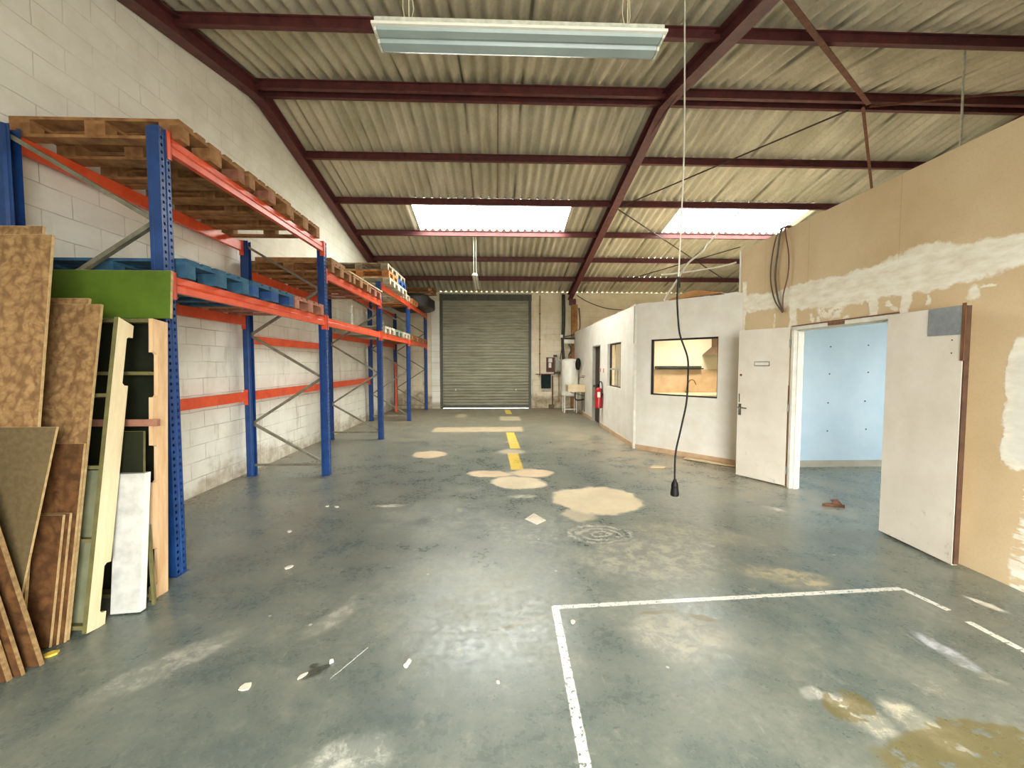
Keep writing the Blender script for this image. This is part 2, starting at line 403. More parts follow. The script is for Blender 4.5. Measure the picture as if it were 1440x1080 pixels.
    tape(0.375, 2.64, 0.335, 1.2, 0.052); tape(0.36, 2.625, 2.84, 2.765, 0.046); tape(2.84, 2.76, 2.89, 2.50, 0.046); tape(2.88, 2.39, 2.93, 1.6, 0.05)
    tape(-0.84, 2.05, -0.72, 2.28, 0.006)
    r = g.math('ADD', g.rng(n_mid, 0.3, 0.7, 0.20, 0.34), g.rng(n_fine, 0.4, 0.7, 0, 0.12))
    r = g.math('ADD', r, g.math('MULTIPLY', pm, 0.35)); r = g.math('ADD', r, g.math('MULTIPLY', far, 0.3))
    g.bump(g.math('ADD', g.math('MULTIPLY', n_fine, 0.5), n_mid), 0.12, 0.004)
    return g.fin(c, r, 0, 0.5)
M_floor = mk_floor()

# plasterboard partition in raw kraft colour with filler smeared over the joint (local y along the wall, z up)
def mk_plasterboard():
    g = NG('raw_plasterboard_with_filler'); v = g.obj(); p = g.xyz(v)
    yz = g.comb(p[1], p[2])
    w1 = g.vmath('SCALE', g.vmath('SUBTRACT', g.noise(yz, 5, 6, 0.65, color=True), (0.5,0.5,0.5))); w1.node.inputs['Scale'].default_value = 0.20
    d = g.vmath('ADD', yz, w1); dd = g.xyz(d)
    n1 = g.noise(yz, 1.2, 5, 0.6); n2 = g.noise(yz, 60, 2, 0.5); n3 = g.noise(g.mapping(yz, sc=(1, 3, 1)), 5, 5, 0.65)
    c = g.mix(g.rng(n1, 0.35, 0.68), lin((213,191,155)), lin((199,173,133)))
    c = g.mix(g.rng(n2, 0.5, 0.7, 0, 0.14), c, lin((170,142,100)))
    def curve(pts):
        n = g.n.new('ShaderNodeFloatCurve'); cv = n.mapping.curves[0]
        xs = [(min(max((a+0.5)/5.0, 0), 1), b/4.0) for a, b in pts]
        cv.points[0].location = xs[0]; cv.points[1].location = xs[-1]
        for q in xs[1:-1]: cv.points.new(*q)
        n.mapping.update()
        g.put(n.inputs['Value'], g.math('DIVIDE', g.math('ADD', dd[0], 0.5), 5.0)); n.inputs[0].default_value = 1.0
        return g.math('MULTIPLY', n.outputs[0], 4.0)
    up = curve([(-0.5,2.49),(0.29,2.50),(0.62,2.51),(0.98,2.595),(1.38,2.545),(1.89,2.52),(2.43,2.545),(3.0,2.52),(3.68,2.60),(4.5,2.6)])
    lo = curve([(-0.5,2.28),(0.28,2.26),(0.58,2.21),(0.96,2.20),(1.29,2.21),(1.78,2.18),(2.3,2.23),(2.8,2.30),(3.6,2.33),(4.5,2.3)])
    m = g.math('MULTIPLY', g.rng(g.math('SUBTRACT', up, dd[1]), -0.01, 0.015), g.rng(g.math('SUBTRACT', dd[1], lo), -0.01, 0.015))
    def add(x): 
        nonlocal m
        m = g.math('MAXIMUM', m, x)
    add(g.rect(d, 2.63, 2.28, 0.09, 0.28, 0, 0.4)); add(g.rect(d, 1.47, 2.14, 0.06, 0.13, 0, 0.3)); add(g.rect(d, 1.15, 2.13, 0.055, 0.13, 4, 0.3))
    add(g.math('MULTIPLY', g.ellipse(d, 2.05, 2.19, 0.19, 0.09, 15, 0.3), g.rng(g.noise(yz, 14, 4), 0.40, 0.5)))
    for (y, z, a, b) in ((2.32,2.12,0.03,0.05),(2.20,2.09,0.03,0.04),(1.30,2.15,0.03,0.03),(1.25,2.10,0.035,0.03),(2.98,2.19,0.02,0.05),(2.98,2.10,0.02,0.04),(0.60,2.115,0.05,0.055),(0.50,2.16,0.05,0.015),(0.17,2.13,0.012,0.012),(0.95,2.12,0.015,0.06),(1.8,2.07,0.05,0.02),(1.62,2.18,0.02,0.02)):
        add(g.ellipse(d, y, z, a, b, 0, 0.3))
    add(g.rect(d, 0.10, 1.30, 0.27, 0.46, 2, 0.08)); add(g.rect(d, 3.72, 1.4, 0.06, 1.4, 0, 0.3))
    add(g.math('MULTIPLY', g.rect(d, 0.17, 0.36, 0.10, 0.40, 4, 0.3), g.rng(g.noise(g.mapping(yz, sc=(1,4,1)), 6, 4), 0.44, 0.52)))
    c = g.mix(m, c, g.mix(g.rng(n3, 0.38, 0.66), lin((240,236,222)), lin((222,212,190))))
    grey = g.rect(d, 0.10, 1.28, 0.24, 0.42, 2, 0.3)
    c = g.mix(g.math('MULTIPLY', grey, 0.5), c, lin((206,206,200)))
    # board joints
    for y in (1.235, 2.39, 3.22, 0.03):
        s_ = g.math('MULTIPLY', g.rng(g.math('ABSOLUTE', g.math('SUBTRACT', p[1], y)), 0.006, 0.001), g.rng(p[2], 2.5, 2.56))
        c = g.mix(g.math('MULTIPLY', s_, 0.5), c, lin((168,140,100)))
    g.bump(g.math('ADD', m, g.math('MULTIPLY', n3, 0.4)), 0.25, 0.006)
    return g.fin(c, 0.8, 0, 0.25)
M_board = mk_plasterboard()

# ------------------------------------------------------------------ building shell
struct(MB().box(-4.0, FRONT-0.3, -0.12, RIGHT+0.3, BACK+0.4, 0.0).build('floor', M_floor), 'grey green painted concrete floor with worn patches and white tape lines')
# left block wall with gable top
pts = [(-3.6, FRONT-0.3, 0), (-3.6, BACK+0.12, 0), (-3.6, BACK+0.12, zb(BACK+0.12)+0.02), (-3.6, RIDGE, zb(RIDGE)+0.03), (-3.6, FRONT-0.3, zb(FRONT-0.3)+0.02)]
struct(MB().prism(pts, (-0.22, 0, 0)).build('wall_left', M_wall_left), 'white painted concrete block wall behind the pallet rack')
# back wall with shutter opening
DX0, DX1, DZ = -1.97, 1.19, 3.97
wb = MB(); ZT = 4.056
wb.box(-3.6, BACK, 0, DX0, BACK+0.12, ZT).box(DX1, BACK, 0, RIGHT, BACK+0.12, ZT).box(DX0, BACK, DZ, DX1, BACK+0.12, ZT)
struct(wb.build('wall_back', M_wall_back), 'cream block wall around the roller shutter')
struct(MB().box(-3.6, BACK-0.02, 0, -2.27, BACK-0.32, 3.9).build('wall_pier', M_wall_left), 'white block pier left of the roller shutter') if False else None
wf = MB().box(-3.6, FRONT-0.2, 0, GATE[0], FRONT, 4.1).box(GATE[1], FRONT-0.2, 0, RIGHT, FRONT, 4.1).box(GATE[0], FRONT-0.2, GATE[3], GATE[1], FRONT, 4.1)
struct(wf.build('wall_front', M_wall_plain))
pts = [(RIGHT, FRONT-0.3, 0), (RIGHT, BACK+0.12, 0), (RIGHT, BACK+0.12, zb(BACK)+0.02), (RIGHT, RIDGE, zb(RIDGE)+0.03), (RIGHT, FRONT-0.3, zb(FRONT-0.3)+0.02)]
wr = MB()
y0, y1, z0, z1 = SIDEWIN
for (a, b, c_, d_) in ((FRONT-0.3, y0, 0, 1), (y1, BACK+0.12, 0, 1)):
    pr = [(RIGHT, a, 0), (RIGHT, b, 0), (RIGHT, b, zb(b)+0.02)] + ([(RIGHT, RIDGE, zb(RIDGE)+0.02)] if a < RIDGE < b else []) + [(RIGHT, a, zb(a)+0.02)]
    wr.prism(pr, (0.2, 0, 0))
wr.box(RIGHT, y0, 0, RIGHT+0.2, y1, z0)
wr.prism([(RIGHT, y0, z1), (RIGHT, y1, z1), (RIGHT, y1, zb(y1)+0.02), (RIGHT, y0, zb(y0)+0.02)], (0.2, 0, 0))
struct(wr.build('wall_side', M_wall_plain))

# corrugated roof: rows of sheets lapping at the purlins
PITCH, AMP = 0.177, 0.037
def corrugated(mb, x0, x1, ya, yb, lift_a=0.0, lift_b=0.0):
    n = max(4, int(round((x1-x0)/PITCH*8)))
    vs = []
    for k in range(n+1):
        x = x0 + (x1-x0)*k/n; c_ = AMP*math.cos(2*PI*x/PITCH)
        for (y, lf) in ((ya, lift_a), (yb, lift_b)):
            vs.append((x, y, zb(y)+AMP+c_+lf))
    return mb.add(vs, [(2*k, 2*k+2, 2*k+3, 2*k+1) for k in range(n)])
XL, XR = -3.86, RIGHT+0.25
PUR_B = [6.60, 7.92, 9.29, 10.62, 12.02, 13.36]
PUR_F = [6.40, 4.86, 3.42, 2.00, 0.60, -0.80]
ceil = MB(); panels = []
edges_b = [RIDGE] + [PUR_B[k]+0.02 for k in range(1, 6)] + [BACK+0.19]
edges_f = [RIDGE] + [PUR_F[k]-0.02 for k in range(1, 6)] + [FRONT-0.4]
for edges, sg in ((edges_b, 1), (edges_f, -1)):
    for k in range(len(edges)-1):
        a, b = edges[k], edges[k+1]
        b2 = b + sg*0.10 if k < len(edges)-2 else b
        segs = [(XL, XR)]
        for s in SKYLIGHTS:
            ym = (s[2]+s[3])/2
            if min(a, b) < ym < max(a, b):
                out = []
                for (p0, p1) in segs:
                    if p0 < s[0] and s[1] < p1: out += [(p0, s[0]), (s[1], p1)]
                    else: out.append((p0, p1))
                segs = out; panels.append((s, a, b2))
        for (p0, p1) in segs: corrugated(ceil, p0, p1, a, b2, 0.0, 0.0 if k == len(edges)-2 else 0.008)
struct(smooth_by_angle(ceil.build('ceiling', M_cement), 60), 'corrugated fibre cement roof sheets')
for i, (s, a, b) in enumerate(panels):
    o = smooth_by_angle(corrugated(MB(), s[0], s[1], a, b, 0.0, 0.008).build('window_%d' % (i+3), M_skylight), 60)
    struct(o, 'translucent corrugated skylight glowing white in the roof')
# ridge cap
rc = MB(); rc.prism([(XL, RIDGE-0.3, zb(RIDGE-0.3)+0.058), (XL, RIDGE, zb(RIDGE)+0.066), (XL, RIDGE+0.3, zb(RIDGE+0.3)+0.058), (XL, RIDGE, zb(RIDGE)+0.08)], (XR-XL, 0, 0))
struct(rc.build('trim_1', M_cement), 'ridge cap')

def i_beam(mb, p, q, h, w, tf=0.012, tw=0.010):      # I section, p and q at its bottom centre
    p, q = Vector(p), Vector(q); d = (q-p).normalized(); r = d.cross(Vector((0,0,1))).normalized(); u = r.cross(d).normalized()
    for (a, b, c0, c1) in ((-w/2, w/2, 0, tf), (-tw/2, tw/2, tf, h-tf), (-w/2, w/2, h-tf, h)):
        mb.hexa([p+r*a+u*c0, p+r*b+u*c0, q+r*b+u*c0, q+r*a+u*c0, p+r*a+u*c1, p+r*b+u*c1, q+r*b+u*c1, q+r*a+u*c1])
    return mb
for y in PUR_B + PUR_F:
    z = zb(y) - 0.135
    struct(i_beam(MB(), (-3.6, y, z), (RIGHT, y, z), 0.13, 0.066).build('purlin_beam', M_red_steel), 'dark red roof purlin')
for x in (-3.50, 2.55, 8.6):
    mb = MB()
    i_beam(mb, (x, RIDGE, zb(RIDGE)-0.255), (x, BACK-0.02, zb(BACK-0.02)-0.255), 0.20, 0.16)
    i_beam(mb, (x, RIDGE, zb(RIDGE)-0.255), (x, FRONT+0.02, zb(FRONT+0.02)-0.255), 0.20, 0.16)
    mb.prism([(x-0.005, RIDGE-0.55, zb(RIDGE-0.55)-0.25), (x-0.005, RIDGE, zb(RIDGE)-0.32), (x-0.005, RIDGE+0.55, zb(RIDGE+0.55)-0.25)], (0.01, 0, 0))
    struct(mb.build('rafter_beam', M_red_steel), 'red oxide steel rafter')
def brace(pts, r, m, flat=False):
    mb = MB()
    for a, b in zip(pts, pts[1:]):
        if flat: mb.bar(a, b, r*2, 0.008).bar((a[0], a[1], a[2]+r), (b[0], b[1], b[2]+r), 0.008, r*2)
        else: mb.tube([a, b], r, 8)
    struct(mb.build('wind_brace', m), 'diagonal steel brace under the roof sheets')
def up(x, y, off=-0.17): return (x, y, zb(y)+off)
brace([up(2.75, 4.05), up(5.6, 6.3, -0.2)], 0.03, M_brown_steel, True)
brace([up(5.6, 6.4, -0.2), up(8.5, 9.3)], 0.022, M_brown_steel, True)
brace([up(5.5, 6.55), up(2.66, 9.25)], 0.014, M_dark)
brace([up(2.66, 9.3), up(7.2, 13.1)], 0.014, M_dark)
brace([up(3.9, 13.3), up(6.4, 10.95)], 0.014, M_dark)
brace([up(8.5, 5.4), up(5.75, 6.45)], 0.016, M_brown_steel)
# tie rods seen as thin red lines between the sheets
brace([up(0.02, 6.6, -0.04), up(0.02, 9.2, -0.04)], 0.006, M_red_steel)

# columns at the back wall
M_ochre = simple('ochre_primer_steel', (176,128,72), (132,92,50), 0.6, scale=7, spec=0.3)
colm = MB(); i_beam
colm.box(2.60, BACK-0.17, 0, 2.80, BACK-0.158, 3.62).box(2.694, BACK-0.158, 0, 2.706, BACK-0.012, 3.62).box(2.60, BACK-0.012, 0, 2.80, BACK-0.001, 3.62)
struct(colm.build('column_steel', M_ochre), 'ochre steel column against the back wall')
struct(MB().box(2.52, BACK-0.16, 3.62, 2.74, BACK-0.002, 3.82).build('trim_2', M_red_steel), 'red rafter foot on the column')

# ------------------------------------------------------------------ roller shutter
def mk_galv(name, a, b, rough=0.5, metal=0.5):
    g = NG(name); v = g.obj(); p = g.xyz(v)
    f = g.noise(g.mapping(v, sc=(0.6, 1, 2.5)), 3, 5, 0.65)
    c = g.mix(g.rng(f, 0.35, 0.66), lin(a), lin(b))
    c = g.mix(g.rng(p[2], 1.6, 0.0, 0, 0.35), c, lin((104,98,72)))
    return g.fin(c, rough, metal, 0.4)
M_shutter = mk_galv('grey_shutter_steel', (178,176,156), (150,148,128), 0.55, 0.1)
M_guide = simple('dark_grey_guide_steel', (92,94,84), (74,76,66), 0.55, metal=0.2)
sh = MB(); YS = BACK+0.03; n_sl = 36; z0s, z1s = 0.09, 3.80; hs = (z1s-z0s)/n_sl
prof = []
for k in range(n_sl):
    zb_ = z0s + k*hs
    for (t, dep) in ((0.0, 0.016), (0.12, 0.010), (0.20, -0.012), (0.45, -0.022), (0.68, -0.020), (0.80, -0.006), (0.90, 0.016)):
        prof.append((YS+dep, zb_+t*hs))
prof.append((YS+0.016, z1s))
vs = []
for (y, z) in prof: vs += [(DX0+0.02, y, z), (DX1-0.02, y, z)]
sh.add(vs, [(2*i, 2*i+1, 2*i+3, 2*i+2) for i in range(len(prof)-1)])
door = struct(sh.build('door_1', M_shutter, solid=0.002), 'grey steel roller shutter closed at the far end')
MB().box(DX0+0.02, YS-0.03, 0.013, DX1-0.02, YS+0.02, 0.10).build('bottom_bar', M_guide, door)
for x in (DX0, DX1-0.07): MB().box(x-0.01, BACK-0.05, 0, x+0.08, BACK+0.05, 3.80).build('guide_rail', M_guide, door)
MB().box(DX0-0.02, BACK-0.06, 3.76, DX1+0.02, BACK+0.06, 3.975).build('shutter_housing', M_guide, door)
M_bright = simple('bright_latch_metal', (220,216,190), (200,196,170), 0.4, metal=0.3)
for x in (DX0+0.50, DX1-0.54): MB().box(x, YS-0.05, 0.62, x+0.035, YS-0.02, 0.69).build('latch', M_bright, door)
# light block pier to the left of the shutter and one to its right
struct(MB().box(-2.27, BACK-0.06, 0, DX0-0.02, BACK-0.001, 3.72).build('trim_3', M_wall_left), 'white block pier left of the shutter')

# ------------------------------------------------------------------ right-hand partition (local: x into the room, y along, z up)
PW_ROT = -math.atan(0.0237)
PW = Vector((3.63, 2.5, 0)); Rz = Matrix.Rotation(PW_ROT, 3, 'Z')
def pw(x, y, z): return Rz @ Vector((x, y, z)) + PW
HP = 3.29; OY0, OY1, OZ = 1.20, 2.62, 2.035
mb = MB().box(0, -4.6, 0, 0.10, OY0, HP).box(0, OY1, 0, 0.10, 3.83, HP).box(0, OY0, OZ, 0.10, OY1, HP)
o = struct(mb.build('wall_right', M_board), 'bare plasterboard partition with white filler over its joints'); o.location = PW; o.rotation_euler = (0, 0, PW_ROT)
o = struct(MB().box(-0.012, 3.815, 2.62, 0.10, 3.85, HP+0.0).build('trim_4', M_trim_white), 'white edge of the plasterboard partition'); o.location = PW; o.rotation_euler = (0,0,PW_ROT)
# door frame
fr = MB()
fr.box(-0.015, OY1-0.045, 0, 0.115, OY1, OZ).box(-0.015, OY0, 0, 0.115, OY0+0.045, OZ).box(-0.015, OY0, OZ-0.045, 0.115, OY1, OZ)
fr.box(0.03, OY1-0.06, 0, 0.09, OY1-0.045, OZ-0.045).box(0.03, OY0+0.045, OZ-0.06, 0.09, OY1-0.06, OZ-0.045)
o = struct(fr.build('door_frame', M_trim_white, bevel=0.003), 'white double door frame in the plasterboard wall'); o.location = PW; o.rotation_euler = (0,0,PW_ROT); FRAME = o
M_raw_wood = simple('raw_brown_wood', (132,88,56), (96,62,38), 0.7, scale=9, stretch=(4,4,0.6))
MB().box(-0.018, OY0+0.60, OZ-0.04, -0.014, OY0+0.83, OZ-0.004).build('bare_patch', M_raw_wood, FRAME, local=True)
MB().box(-0.022, OY0-0.0, OZ+0.0005, -0.0, OY1, OZ+0.012).build('top_edge', M_raw_wood, FRAME, local=True)
# leaves
def mk_doorpaint(name):
    g = NG(name); v = g.obj(); p = g.xyz(v)
    c = g.mix(g.rng(g.noise(v, 2.2, 5, 0.6), 0.35, 0.68), lin((226,219,206)), lin((212,203,188)))
    c = g.mix(g.rng(g.noise(v, 60, 2), 0.55, 0.75, 0, 0.12), c, lin((190,180,166)))
    sm = g.math('MULTIPLY', g.rng(g.noise(g.mapping(v, sc=(1,1,0.8)), 13, 5, 0.7), 0.62, 0.74), g.rng(p[2], 0.62, 0.1, 0, 0.7))
    c = g.mix(sm, c, lin((126,116,100)))
    return g.fin(c, 0.55, 0, 0.4)
M_leaf = mk_doorpaint('off_white_door_paint')
M_handle = simple('dull_nickel', (150,144,130), (120,112,98), 0.35, metal=0.9)
M_hinge = simple('hinge_steel', (176,178,172), (140,142,136), 0.4, metal=0.7)
M_plate = simple('grey_steel_plate', (150,156,158), (128,134,138), 0.5, metal=0.4)
def leaf(name, hinge, free, zlo, zhi, label, edge_mat):
    h, f = Vector((hinge[0], hinge[1], 0)), Vector((free[0], free[1], 0)); L = (f-h).length
    ang = math.atan2((f-h).y, (f-h).x)
    o = MB().box(0, -0.02, zlo, L, 0.02, zhi).build(name, M_leaf, bevel=0.002)
    o.location = h; o.rotation_euler = (0, 0, ang); struct(o, label)
    return o, L
# left leaf: local x from hinge to free edge, visible face on local +y side (towards camera)
ll, LL = leaf('door_2', (3.695, 5.165), (3.385, 5.735), 0.015, 2.035, 'off white door leaf with lever handle folded back towards the kitchen window', M_raw_wood)
SY = 1 if (Matrix.Rotation(ll.rotation_euler.z, 3, 'Z') @ Vector((0,1,0))).dot(Vector((-1,-0.5,0))) > 0 else -1
def on_leaf(mb, name, mat, parent, **kw): return mb.build(name, mat, parent, local=True, **kw)
on_leaf(MB().box(-0.004, -0.018, 0.02, 0.0, 0.018, 1.30), 'bare_edge', M_raw_wood, ll)
on_leaf(MB().box(LL-0.055, SY*0.020, 0.86, LL-0.018, SY*0.025, 1.02).bar((LL-0.036, SY*0.02, 0.97), (LL-0.036, SY*0.065, 0.97), 0.018, 0.018), 'handle_plate', M_handle, ll)
on_leaf(MB().tube([(LL-0.036, SY*0.06, 0.97), (LL-0.07, SY*0.064, 0.97), (LL-0.15, SY*0.062, 0.965)], 0.009), 'lever', M_handle, ll)
on_leaf(MB().box(LL-0.03, SY*0.020, 1.04, LL-0.018, SY*0.022, 1.16), 'lock_slot', M_dark, ll)
on_leaf(MB().lathe((LL-0.04, SY*0.020, 1.42), [(0.016,0),(0.016,0.004)], 12, (0,SY,0)), 'latch_hole', M_raw_wood, ll)
sg = on_leaf(MB().box(LL-0.42, SY*0.020, 1.545, LL-0.22, SY*0.026, 1.605), 'sign_holder', M_handle, ll, bevel=0.002)
on_leaf(MB().box(LL-0.41, SY*0.0255, 1.555, LL-0.23, SY*0.0275, 1.595), 'sign_card', M_trim_white, sg)
for z in (0.22, 1.02, 1.83): on_leaf(MB().tube([(-0.012, SY*0.022, z-0.05), (-0.012, SY*0.022, z+0.05)], 0.009), 'hinge', M_hinge, ll)
rl, RL = leaf('door_3', (3.585, 3.715), (3.535, 3.04), 0.02, 2.02, 'off white door leaf with steel corner plate folded back along the plasterboard', M_raw_wood)
SR = 1 if (Matrix.Rotation(rl.rotation_euler.z, 3, 'Z') @ Vector((0,1,0))).dot(Vector((-1,0,0))) > 0 else -1
M_edge_wood = simple('shade_darkened_door_edge', (92,62,42), (66,44,30), 0.7, scale=9)  # brown edge wood, coloured darker to stand in for shadow behind the leaf
on_leaf(MB().box(RL, -0.018, 0.03, RL+0.012, 0.018, 2.015), 'bare_edge', M_edge_wood, rl)
on_leaf(MB().box(RL-0.015, SR*0.02, 1.60, RL+0.012, SR*0.026, 2.035), 'edge_batten', M_raw_wood, rl)
cp = on_leaf(MB().box(RL-0.285, SR*0.02, 1.80, RL-0.016, SR*0.0235, 2.02), 'corner_plate', M_plate, rl)
for (a, b) in ((0.26,1.83),(0.26,1.99),(0.04,1.83),(0.04,1.99),(0.15,2.0)):
    on_leaf(MB().lathe((RL-a, SR*0.0235, b), [(0.007,0),(0.004,0.003)], 8, (0,SR,0)), 'screw', M_hinge, cp)
for (a, b) in ((0.085,1.76),(0.085,1.66)): on_leaf(MB().lathe((RL-a, SR*0.02, b), [(0.006,0),(0.006,0.002)], 8, (0,SR,0)), 'screw_hole', M_dark, rl)

# ------------------------------------------------------------------ white rooms at the right: left face, diagonal face
A = Vector((2.55, 7.63, 0)); Dp = Vector((3.70, 6.27, 0)); Bp = Vector((2.69, BACK-0.03, 0)); HR = 2.65
def frame_of(p, q): return p, math.atan2((q-p).y, (q-p).x), (q-p).length
def holed(mb, L, x0, x1, z0, z1, ya, yb, H):
    mb.box(0, ya, 0, x0, yb, H).box(x1, ya, 0, L, yb, H).box(x0, ya, z1, x1, yb, H)
    if z0 > 0: mb.box(x0, ya, 0, x1, yb, z0)
    return mb
def place(o, loc, ang): o.location = loc; o.rotation_euler = (0, 0, ang); return o
dO, dA, dL = frame_of(A, Dp)
place(struct(holed(MB(), dL+0.03, 0.30, 1.465, 1.02, 2.005, 0, 0.10, HR).build('wall_diagonal', M_white_room), 'white angled partition with the kitchen window'), dO, dA)
wfm = MB(); fx0, fx1, fz0, fz1 = 0.30, 1.465, 1.02, 2.005
wfm.box(fx0, 0.03, fz0, fx0+0.035, 0.07, fz1).box(fx1-0.02, 0.03, fz0, fx1, 0.07, fz1).box(fx0, 0.03, fz1-0.03, fx1, 0.07, fz1).box(fx0, 0.03, fz0, fx1, 0.07, fz0+0.022)
win1 = place(struct(wfm.build('window_1', M_black_frame), 'dark framed kitchen window in the angled white wall'), dO, dA)
place(struct(MB().box(0.0, -0.016, 0, dL-0.02, -0.001, 0.085).build('baseboard_diagonal', M_trim_beige)), dO, dA)
def mk_glass():
    g = NG('clear_window_glass'); t = g.n.new('ShaderNodeBsdfTransparent'); gl = g.n.new('ShaderNodeBsdfGlossy'); mx = g.n.new('ShaderNodeMixShader')
    t.inputs[0].default_value = (0.97,0.98,0.97,1); gl.inputs['Roughness'].default_value = 0.02
    fr_ = g.n.new('ShaderNodeFresnel'); fr_.inputs[0].default_value = 1.45
    g.t.links.new(g.math('MULTIPLY', fr_.outputs[0], 0.25), mx.inputs[0]); g.t.links.new(t.outputs[0], mx.inputs[1]); g.t.links.new(gl.outputs[0], mx.inputs[2]); g.t.links.new(mx.outputs[0], g.out.inputs[0])
    return g.m
M_glass = mk_glass()
MB().box(fx0+0.035, 0.048, fz0+0.022, fx1-0.02, 0.052, fz1-0.03).build('pane', M_glass, win1, local=True)
fO, fA, fL = frame_of(A, Bp)        # local x along the wall away from camera, local +y towards the hall
lw = MB()
ddx0, ddx1, wx0, wx1 = 2.86, 3.80, 0.98, 2.13
lw.box(0, -0.12, 0, wx0, 0, HR).box(wx1, -0.12, 0, ddx0, 0, HR).box(ddx1, -0.12, 0, fL-0.19, 0, HR).box(wx0, -0.12, 0, wx1, 0, 1.05).box(wx0, -0.12, 2.03, wx1, 0, HR).box(ddx0, -0.12, 2.055, ddx1, 0, HR)
place(struct(lw.build('wall_rooms', M_white_room), 'white partition with a window and doorway facing the hall'), fO, fA)
wfm = MB(); wfm.box(wx0, -0.10, 1.05, wx0+0.03, -0.06, 2.03).box(wx1-0.03, -0.10, 1.05, wx1, -0.06, 2.03).box(wx0, -0.10, 2.0, wx1, -0.06, 2.03).box(wx0, -0.10, 1.05, wx1, -0.06, 1.075)
win2 = place(struct(wfm.build('window_2', M_black_frame), 'narrow looking dark framed window in the white hall side wall'), fO, fA)
MB().box(wx0+0.03, -0.095, 1.43, wx1-0.03, -0.055, 1.47).build('window_rail', M_trim_grey, win2, local=True)
for x in (1.25, 1.5): MB().box(x, -0.09, 1.075, x+0.012, -0.07, 1.43).build('glazing_bar', M_trim_grey, win2, local=True)
MB().box(wx0+0.03, -0.082, 1.075, wx1-0.03, -0.078, 2.0).build('pane', M_glass, win2, local=True)
place(struct(MB().box(0.03, 0.001, 0, ddx0-0.02, 0.016, 0.085).box(ddx1+0.02, 0.001, 0, 5.8, 0.016, 0.085).build('baseboard_rooms', M_trim_beige)), fO, fA)
place(struct(MB().box(ddx0, -0.125, 0, ddx0+0.03, 0.005, 2.055).box(ddx1-0.03, -0.125, 0, ddx1, 0.005, 2.055).box(ddx0, -0.125, 2.025, ddx1, 0.005, 2.055).build('trim_5', M_trim_grey), 'pale frame of the far doorway'), fO, fA)
place(struct(MB().box(ddx0+0.031, -0.115, 0.01, ddx1-0.031, -0.075, 2.024).build('door_4', M_dark), 'dark brown door in the far doorway'), fO, fA)
struct(MB().box(2.515, 7.60, 0, 2.56, 7.66, HR+0.01).build('trim_6', M_trim_white, bevel=0.004), 'white corner post')
struct(MB().box(2.512, 7.612, 1.95, 2.5165, 7.63, HR-0.02).build('trim_7', M_raw_wood), 'bare wood strip on the corner post')
# ragged top edge of the white rooms
te = MB()
random.seed(3)
x = 0.02
while x < dL-0.1:
    w = random.uniform(0.08, 0.3); te.box(x, 0.004, HR, min(x+w, dL-0.05), 0.096, HR+random.uniform(0.004, 0.022)); x += w
place(struct(te.build('trim_8', M_white_room)), dO, dA)
te = MB(); x = 0.02
while x < fL-0.3:
    w = random.uniform(0.15, 0.6); te.box(x, -0.11, HR, x+w, -0.006, HR+random.uniform(0.004, 0.03)); x += w
place(struct(te.build('trim_9', M_trim_beige)), fO, fA)
# rooms' inner walls, ceilings
M_warm_wall = simple('cream_kitchen_wall', (238,226,200), (230,216,188), 0.7, scale=2, spec=0.3)
struct(MB().prism([(2.66, 7.75, 2.56), (3.74, 6.45, 2.56), (6.25, 6.27, 2.56), (6.25, BACK-0.03, 2.56), (2.80, BACK-0.03, 2.56)], (0,0,0.04)).build('ceiling_rooms', M_warm_wall))
struct(MB().box(2.72, 9.5, 0, 6.2, 9.6, 2.555).build('wall_kitchen_back', M_warm_wall))
struct(MB().box(6.2, 6.25, 0, 6.3, BACK-0.02, 2.65).build('wall_kitchen_side', M_warm_wall))
struct(MB().box(3.74, 6.16, 0, RIGHT, 6.24, 3.25).build('wall_blue', M_blue), 'light blue wall seen through the double doorway')
struct(MB().box(3.76, 6.145, 0, RIGHT, 6.159, 0.10).build('baseboard_blue', M_trim_grey))
struct(MB().box(3.76, FRONT, 3.22, RIGHT, 6.16, 3.26).build('ceiling_blue_room', M_warm_wall))
M_peg = simple('dark_wall_plug', (70,84,96), (50,60,70), 0.6)
k = 0
for z in (0.55, 0.98, 1.42, 1.83):
    for x in (5.02, 5.62):
        struct(MB().lathe((x+random.uniform(-.02,.02), 6.16, z+0.04*(x-5)), [(0.011,0),(0.009,0.006)], 10, (0,-1,0)).build('trim_%d' % (20+k), M_peg), 'dark wall plug'); k += 1

